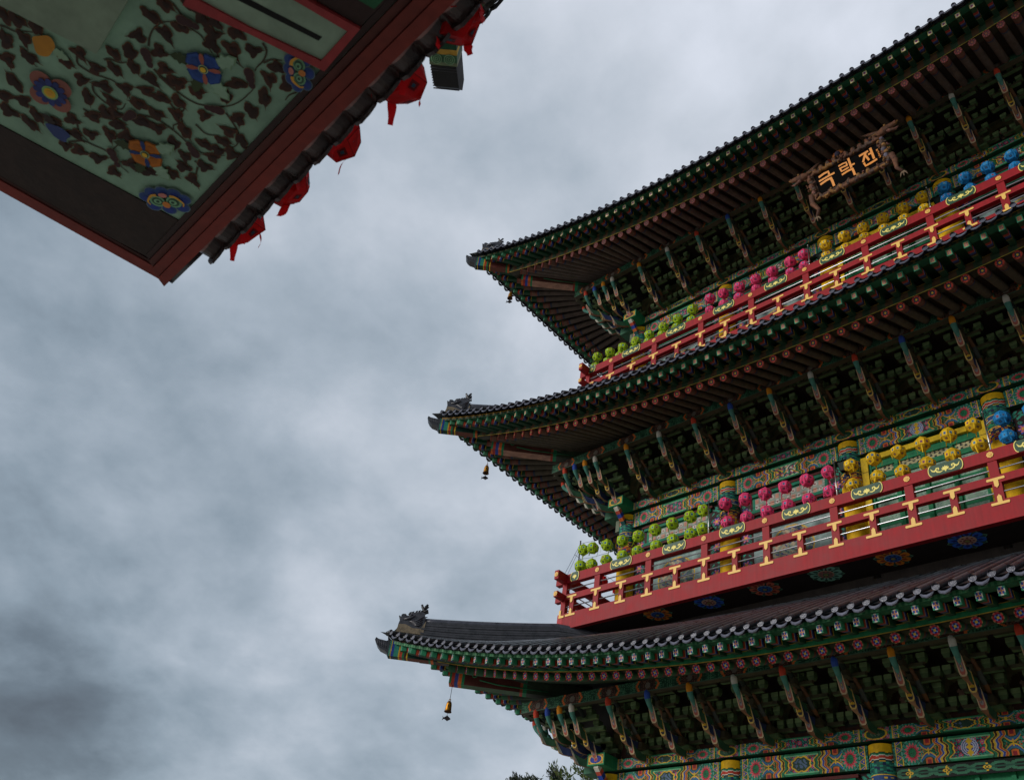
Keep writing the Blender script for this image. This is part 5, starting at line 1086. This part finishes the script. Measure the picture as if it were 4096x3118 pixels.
zf = ZC - .05
n_ = len(fr_o)
for k in range(n_):
    a, b = k, (k + 1) % n_; P = [(*fr_o[a], zf), (*fr_o[b], zf), (*fr_i[b], zf), (*fr_i[a], zf), (*fr_o[a], zf + .06), (*fr_o[b], zf + .06), (*fr_i[b], zf + .06), (*fr_i[a], zf + .06)]
    m.add(P, [(0, 1, 2, 3), (0, 4, 5, 1), (3, 2, 6, 7)], C(164, 60, 62))
obj('panel_frame', m, M_LACQ, pv)
m = MB(); pl_ = [(*p, ZC - .035) for p in fr_i]; m.prism([A(p) for p in pl_], (0, 0, .02), C(150, 172, 150)); obj('slotted_panel', m, M_CEIL, pv)
m = MB(); m.prism([A((x, y, ZC - .0375)) for x, y in ((-3.163, .852), (-3.197, .853), (-3.40, .28), (-3.355, .28))], (0, 0, .002), C(16, 16, 15)); obj('slot', m, M_WOOD, pv)
m = MB(); m.prism([A((x, y, ZC - .03)) for x, y in ((-2.945, .955), (-1.2, .93), (-1.5, .1), (-3.15, .15))], (0, 0, .02), C(60, 42, 40)); m.prism([A((x, y, ZC - .034)) for x, y in ((-2.80, .94), (-1.3, .93), (-1.5, .3), (-2.98, .35))], (0, 0, .003), C(42, 96, 64)); m.prism([A((x, y, ZC - .038)) for x, y in ((-2.78, .86), (-1.4, .85), (-1.5, .35), (-2.92, .40))], (0, 0, .003), C(24, 50, 38)); obj('green_coffer', m, M_WOOD, pv)
# left hand dark board and the outer strip, front eave board in three mouldings
m = MB(); m.prism([A(p) for p in ((-5.90, .0, ZC - .01), (-5.70, 1.22, ZC - .01), (-5.17, 1.09, ZC - .01), (-5.46, -.40, ZC - .01), (-5.62, -1.2, ZC - .01), (-6.1, -1.2, ZC - .01))], (0, 0, .05), C(58, 46, 42)); obj('side_board', m, M_WOOD, pv)
m = MB(); m.prism([A(p) for p in ((-6.20, -1.2, ZC - .022), (-6.0, .05, ZC - .022), (-5.85, 1.31, ZC - .022), (-5.75, 1.24, ZC - .022), (-5.90, .0, ZC - .022), (-6.09, -1.2, ZC - .022))], (0, 0, .3), RB, C(110, 44, 40)); m.prism([A(p) for p in ((-6.09, -1.2, ZC - .012), (-5.90, .0, ZC - .012), (-5.75, 1.24, ZC - .012), (-5.72, 1.22, ZC - .012), (-5.87, .0, ZC - .012), (-6.06, -1.2, ZC - .012))], (0, 0, .1), RBD); obj('side_fascia', m, M_LACQ, pv)
m = MB()
for a, b, h, c in ((.0, .075, .06, RB), (.08, .15, .05, C(122, 50, 42)), (.155, .20, .03, C(92, 46, 40)), (.205, .24, .018, C(60, 42, 40))):
    q = lambda s, x: 1.31 - s - (x + 5.85) * .036
    m.prism([A((-5.85 + a * .6, q(a, -5.85 + a), ZC - h)), A((2, q(a, 2), ZC - h)), A((2, q(b, 2), ZC - h)), A((-5.85 + b * .6, q(b, -5.85 + b), ZC - h))], (0, 0, .34), c)
obj('front_fascia', m, M_LACQ, pv)
# tile edge along the front: pinkish bed, drooping pan tiles with painted light and shade and round end tiles
m = MB()
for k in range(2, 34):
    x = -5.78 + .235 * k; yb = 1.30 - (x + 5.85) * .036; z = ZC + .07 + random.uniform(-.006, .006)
    n = 8; P = A([[(x + .118 * s, yb - .06 + t * .205, z - .075 * (1 - s * s) + t * .02) for s in np.linspace(-1, 1, n)] for t in (0, .5, 1)]); m.grid(P, A([[C(150, 108, 104)] * (n - 1), [C(58, 38, 36)] * (n - 1)])); P2 = P.copy(); P2[:, :, 2] += .02; m.grid(P2, C(80, 60, 56))  # pan underside: lit half by the beam painted pink, shaded outer half painted dark
    m.prism([A((x + .11 * a, yb + .145, z - .03 + .085 * b)) for a, b in ((-1, .6), (-.5, .15), (0, 0), (.5, .15), (1, .6), (.95, -.1), (.6, -.65), (.25, -.8), (0, -1.0), (-.25, -.8), (-.6, -.65), (-.95, -.1))], (0, -.02, .006), C(56, 40, 40))
    m.tube([(x + .1175, yb - .2, z + .10), (x + .1175, yb + .135, z + .045)], .062, 10, C(64, 46, 44)); m.sphere((x + .1175, yb + .135, z + .045), .064, C(60, 44, 44), sc=(1, .25, 1))
m.add([(-5.35, 1.22, ZC + .03), (2, .96, ZC + .03), (2, 1.10, ZC + .12), (-5.35, 1.36, ZC + .12)], [(0, 1, 2, 3)], C(206, 156, 150)); m.add([(-5.35, 1.22, ZC + .035), (2, .96, ZC + .035), (2, 1.10, ZC + .125), (-5.35, 1.36, ZC + .125)], [(3, 2, 1, 0)], C(176, 128, 124))
m.add([(-6.05, 1.40, ZC + .16), (2, 1.12, ZC + .16), (2, -1.2, ZC + 1.9), (-5.0, -1.2, ZC + 1.9)], [(0, 1, 2, 3)], TILED); m.add([(-6.05, 1.40, ZC + .16), (-5.0, -1.2, ZC + 1.9), (-6.3, -3.4, ZC + .16)], [(0, 1, 2)], TILED)
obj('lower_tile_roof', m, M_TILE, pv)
for x, y in ((-4.6, -2.2), (1.2, -2.2)):
    m = MB(); m.tube([(x, y, -1.6), (x, y, ZC + .1)], [.2, .18], 16, C(150, 56, 48)); m.box(x - .32, x + .32, y - .32, y + .32, -1.6, -1.35, C(150, 146, 138)); obj('column', m, M_LACQ, pv)
# upper roof of the pavilion: corner beam, cap tile, rafters and stepped tile edge
m = MB(); m.box(-5.2, 2, -3.3, -3.05, -1.6, ZC + .3, C(120, 84, 66)); m.box(-5.2, 2, -3.04, -2.98, .9, 1.1, C(130, 50, 42)); obj('added_shade_wall', m, M_WOOD, pv)  # unseen wall added behind the eye to block bounce light and dim the ceiling
m = MB(); m.box(-3.2, 2, -3, .2, ZC + .5, 8.9, C(90, 60, 48)); obj('upper_wall', m, M_WOOD, pv)
TX, TY, TZ = -5.22, 2.68, 8.62; dd = A((-s2, s2, 0)); e_ = A((s2, s2, 0))
K = lambda a, b, z: A((TX, TY, TZ)) + dd * a + e_ * b + A((0, 0, z))
m = MB(); m.bar(K(.0, 0, 0), K(-3.2, 0, .12), .30, .34, [(.04, C(150, 150, 120), C(120, 130, 100)), (.13, C(90, 120, 96), C(70, 110, 80)), (.19, YEL, C(196, 150, 60)), (.27, DKG, DKG), (.33, C(150, 110, 50), C(190, 130, 50)), (.42, BLU, C(60, 90, 150)), (.47, WHT, C(150, 140, 120)), (.56, ORG, C(176, 110, 50)), (9, BRN, C(70, 50, 40))])
for sx_ in (-1, 1):
    for rr in (.055, .035, .015): m.tube([K(-.085 + rr * math.cos(t), sx_ * .07 + rr * math.sin(t), -.172) for t in np.linspace(0, 6.28, 13)], .006, 5, C(140, 180, 140))
obj('upper_corner_beam', m, M_WOOD, pv)
m = MB(); m.prism([K(0, -.14, -.17), K(.30, -.13, -.10), K(.42, -.12, .04), K(.36, -.12, .16), K(0, -.14, .18)], e_ * .28, C(40, 38, 40), C(34, 32, 34))
for q in range(9): m.tube([K(.03 + q * .04, -.146, -.16 + q * .012), K(.03 + q * .04, .146, -.16 + q * .012)], .008, 5, C(64, 62, 66))
obj('beam_cap_tile', m, M_WOOD, pv)
m = MB()
for k in range(26):
    x = TX - .02 + .235 * k; y = TY + .06 - .30 * (1 - math.exp(-k / 7)); z = TZ + .27 - .36 * (1 - math.exp(-k / 8)); 
    m.tube([(x, y + .0, z), (x + .0, y - 1.5, z + .7)], .065, 9, C(50, 48, 52)); m.prism([A((x + .118 + .11 * a, y + .01, z - .05 + .08 * b)) for a, b in ((-1, .5), (0, .05), (1, .5), (.8, -.4), (0, -1), (-.8, -.4))], (0, -.02, .006), C(46, 44, 48)); m.obox((x + .01, y - .02, z - .06), (.215, 0, 0), (0, -1.4, .65), (0, 0, .03), C(44, 40, 40))
m.add([(TX, TY, TZ + .25), (2, TY - .3, TZ), (2, 0, TZ + 1.2), (TX + 2.7, .1, TZ + 1.2)], [(0, 1, 2, 3)], TILED); m.add([(TX, TY, TZ + .25), (TX + 2.7, .1, TZ + 1.2), (TX + 2.7, -2, TZ + 1.2), (TX, -5, TZ + .2)], [(0, 1, 2, 3)], TILED)
obj('upper_tile_roof', m, M_TILE, pv)
for k in range(14):
    x = TX + .36 + .32 * k; y = TY - .1 - .3 * (1 - math.exp(-k / 5)); z = TZ + .06 - .3 * (1 - math.exp(-k / 6)); m = MB()
    m.bar((x, y, z), (x + .25 * math.exp(-k / 3), y - 1.3, z + .35), .12, .14, [(.05, C(110, 130, 100), C(96, 110, 80)), (.14, C(70, 96, 60), C(60, 84, 56)), (.2, C(150, 70, 50), C(110, 60, 40)), (9, C(60, 60, 44), C(50, 50, 40))]); obj('flying_rafter', m, M_WOOD, pv)
for i, (x, y, z) in enumerate([(-5.12, 1.425, 4.77), (-4.50, 1.43, 4.77), (-3.88, 1.415, 4.77), (-3.21, 1.38, 4.76), (-2.63, 1.325, 4.71), (-2.02, 1.32, 4.72)]):
    if i == 5: continue
    o = lantern('red', (x, y, z), f'{["farthest", "second farthest", "middle", "second nearest", "nearest and largest"][i]} red lantern hanging along the pavilion eave edge at upper left', 'red lanterns under the pavilion eave', rz=.4 + i)
    o.scale = (1.12, 1.0 + .12 * (i % 2), 1.02 + .06 * ((i + 1) % 3)); o.rotation_euler = (.3 * (-1) ** i, .22 * math.sin(i * 2.1), .4 + i)
m = MB(); m.tube([(-5.8, 1.44, 4.98), (-4.2, 1.42, 4.95), (-2.0, 1.33, 4.96), (1, 1.2, 4.98)], .005, 5, C(40, 36, 36)); tag(obj('lantern_wire', m, M_WOOD), 'wire along the pavilion eave that holds the big red lanterns', 'wire')

# ------------------------------------------------------------------ ground and trees
m = MB(); m.add([(-400, -400, -1.6), (400, -400, -1.6), (400, 400, -1.6), (-400, 400, -1.6)], [(0, 1, 2, 3)], C(190, 185, 174)); structure(obj('ground', m, M_STONE))
def tree(x, y, top, rad, base, greens, lab, seed, n=5200, spike=1., gap=.5):
    rn = np.random.RandomState(seed); t = empty('conifer_tree', (x, y, -1.6), lab, 'tree', 'trees behind the hall'); m = MB(); H = top + 1.6
    m.tube([(x, y, -1.6), (x + .1, y, -1.6 + H * .4), (x - .05, y, -1.6 + H * .8), (x, y, top - .3)], [.26, .2, .09, .02], 9, C(84, 66, 50)); obj('trunk', m, M_BARK, t)
    m = MB(); cl = []
    for k in range(70):
        s = rn.rand() ** .8; z = -1.6 + base + (H - base) * s; r = rad * (1 - s) ** .7 + .18; a = rn.rand() * 6.283; L_ = r * rn.uniform(.6, 1.1)
        p0 = A((x, y, z)); p1 = p0 + A((math.cos(a) * L_, math.sin(a) * L_, L_ * rn.uniform(.25, .8) * spike)); m.tube([p0, (p0 + p1) / 2 + A((0, 0, -.05)), p1], [.035, .022, .006], 5, C(84, 66, 50)); cl.append((p0, p1))
    obj('limbs', m, M_BARK, t); m = MB()
    for k in range(n):
        p0, p1 = cl[rn.randint(len(cl))]; s = rn.uniform(.25, 1.05); c = p0 + (p1 - p0) * s; d = (p1 - p0) / np.linalg.norm(p1 - p0)
        c = c + rn.normal(0, .10, 3); dr = d * .6 + rn.normal(0, .45, 3) + A((0, 0, .35 * spike)); dr /= np.linalg.norm(dr); L_ = rn.uniform(.12, .30); w = rn.uniform(.018, .04); sd = np.cross(dr, rn.normal(0, 1, 3)); sd /= np.linalg.norm(sd)
        g = A(greens[rn.randint(len(greens))]) * rn.uniform(.7, 1.25); m.add([c, c + dr * L_ * .5 + sd * w, c + dr * L_, c + dr * L_ * .5 - sd * w], [(0, 1, 2, 3)], tuple(g))
    obj('crown', m, M_LEAF, t)
DG = [C(52, 62, 46), C(44, 52, 42), C(64, 72, 50)]; YG = [C(110, 124, 60), C(90, 108, 54), C(74, 92, 50)]
tree(-30.6, 30.0, 10.75, 1.3, 4, DG, 'dark conifer tree top farthest left at the bottom edge', 1)
tree(-29.75, 30.0, 10.75, 1.2, 4, DG, 'dark rounded conifer tree top second from the left at the bottom edge', 2)
tree(-28.35, 30.0, 10.95, .7, 4, [C(56, 66, 56), C(46, 56, 46)], 'slim dark conifer tree top between the rounded tree and the pine', 3, n=3000)
tree(-26.3, 30.0, 12.7, 2.6, 4, YG, 'yellow green pine tree with upswept twigs beside the hall corner', 4, n=9000, spike=1.6)
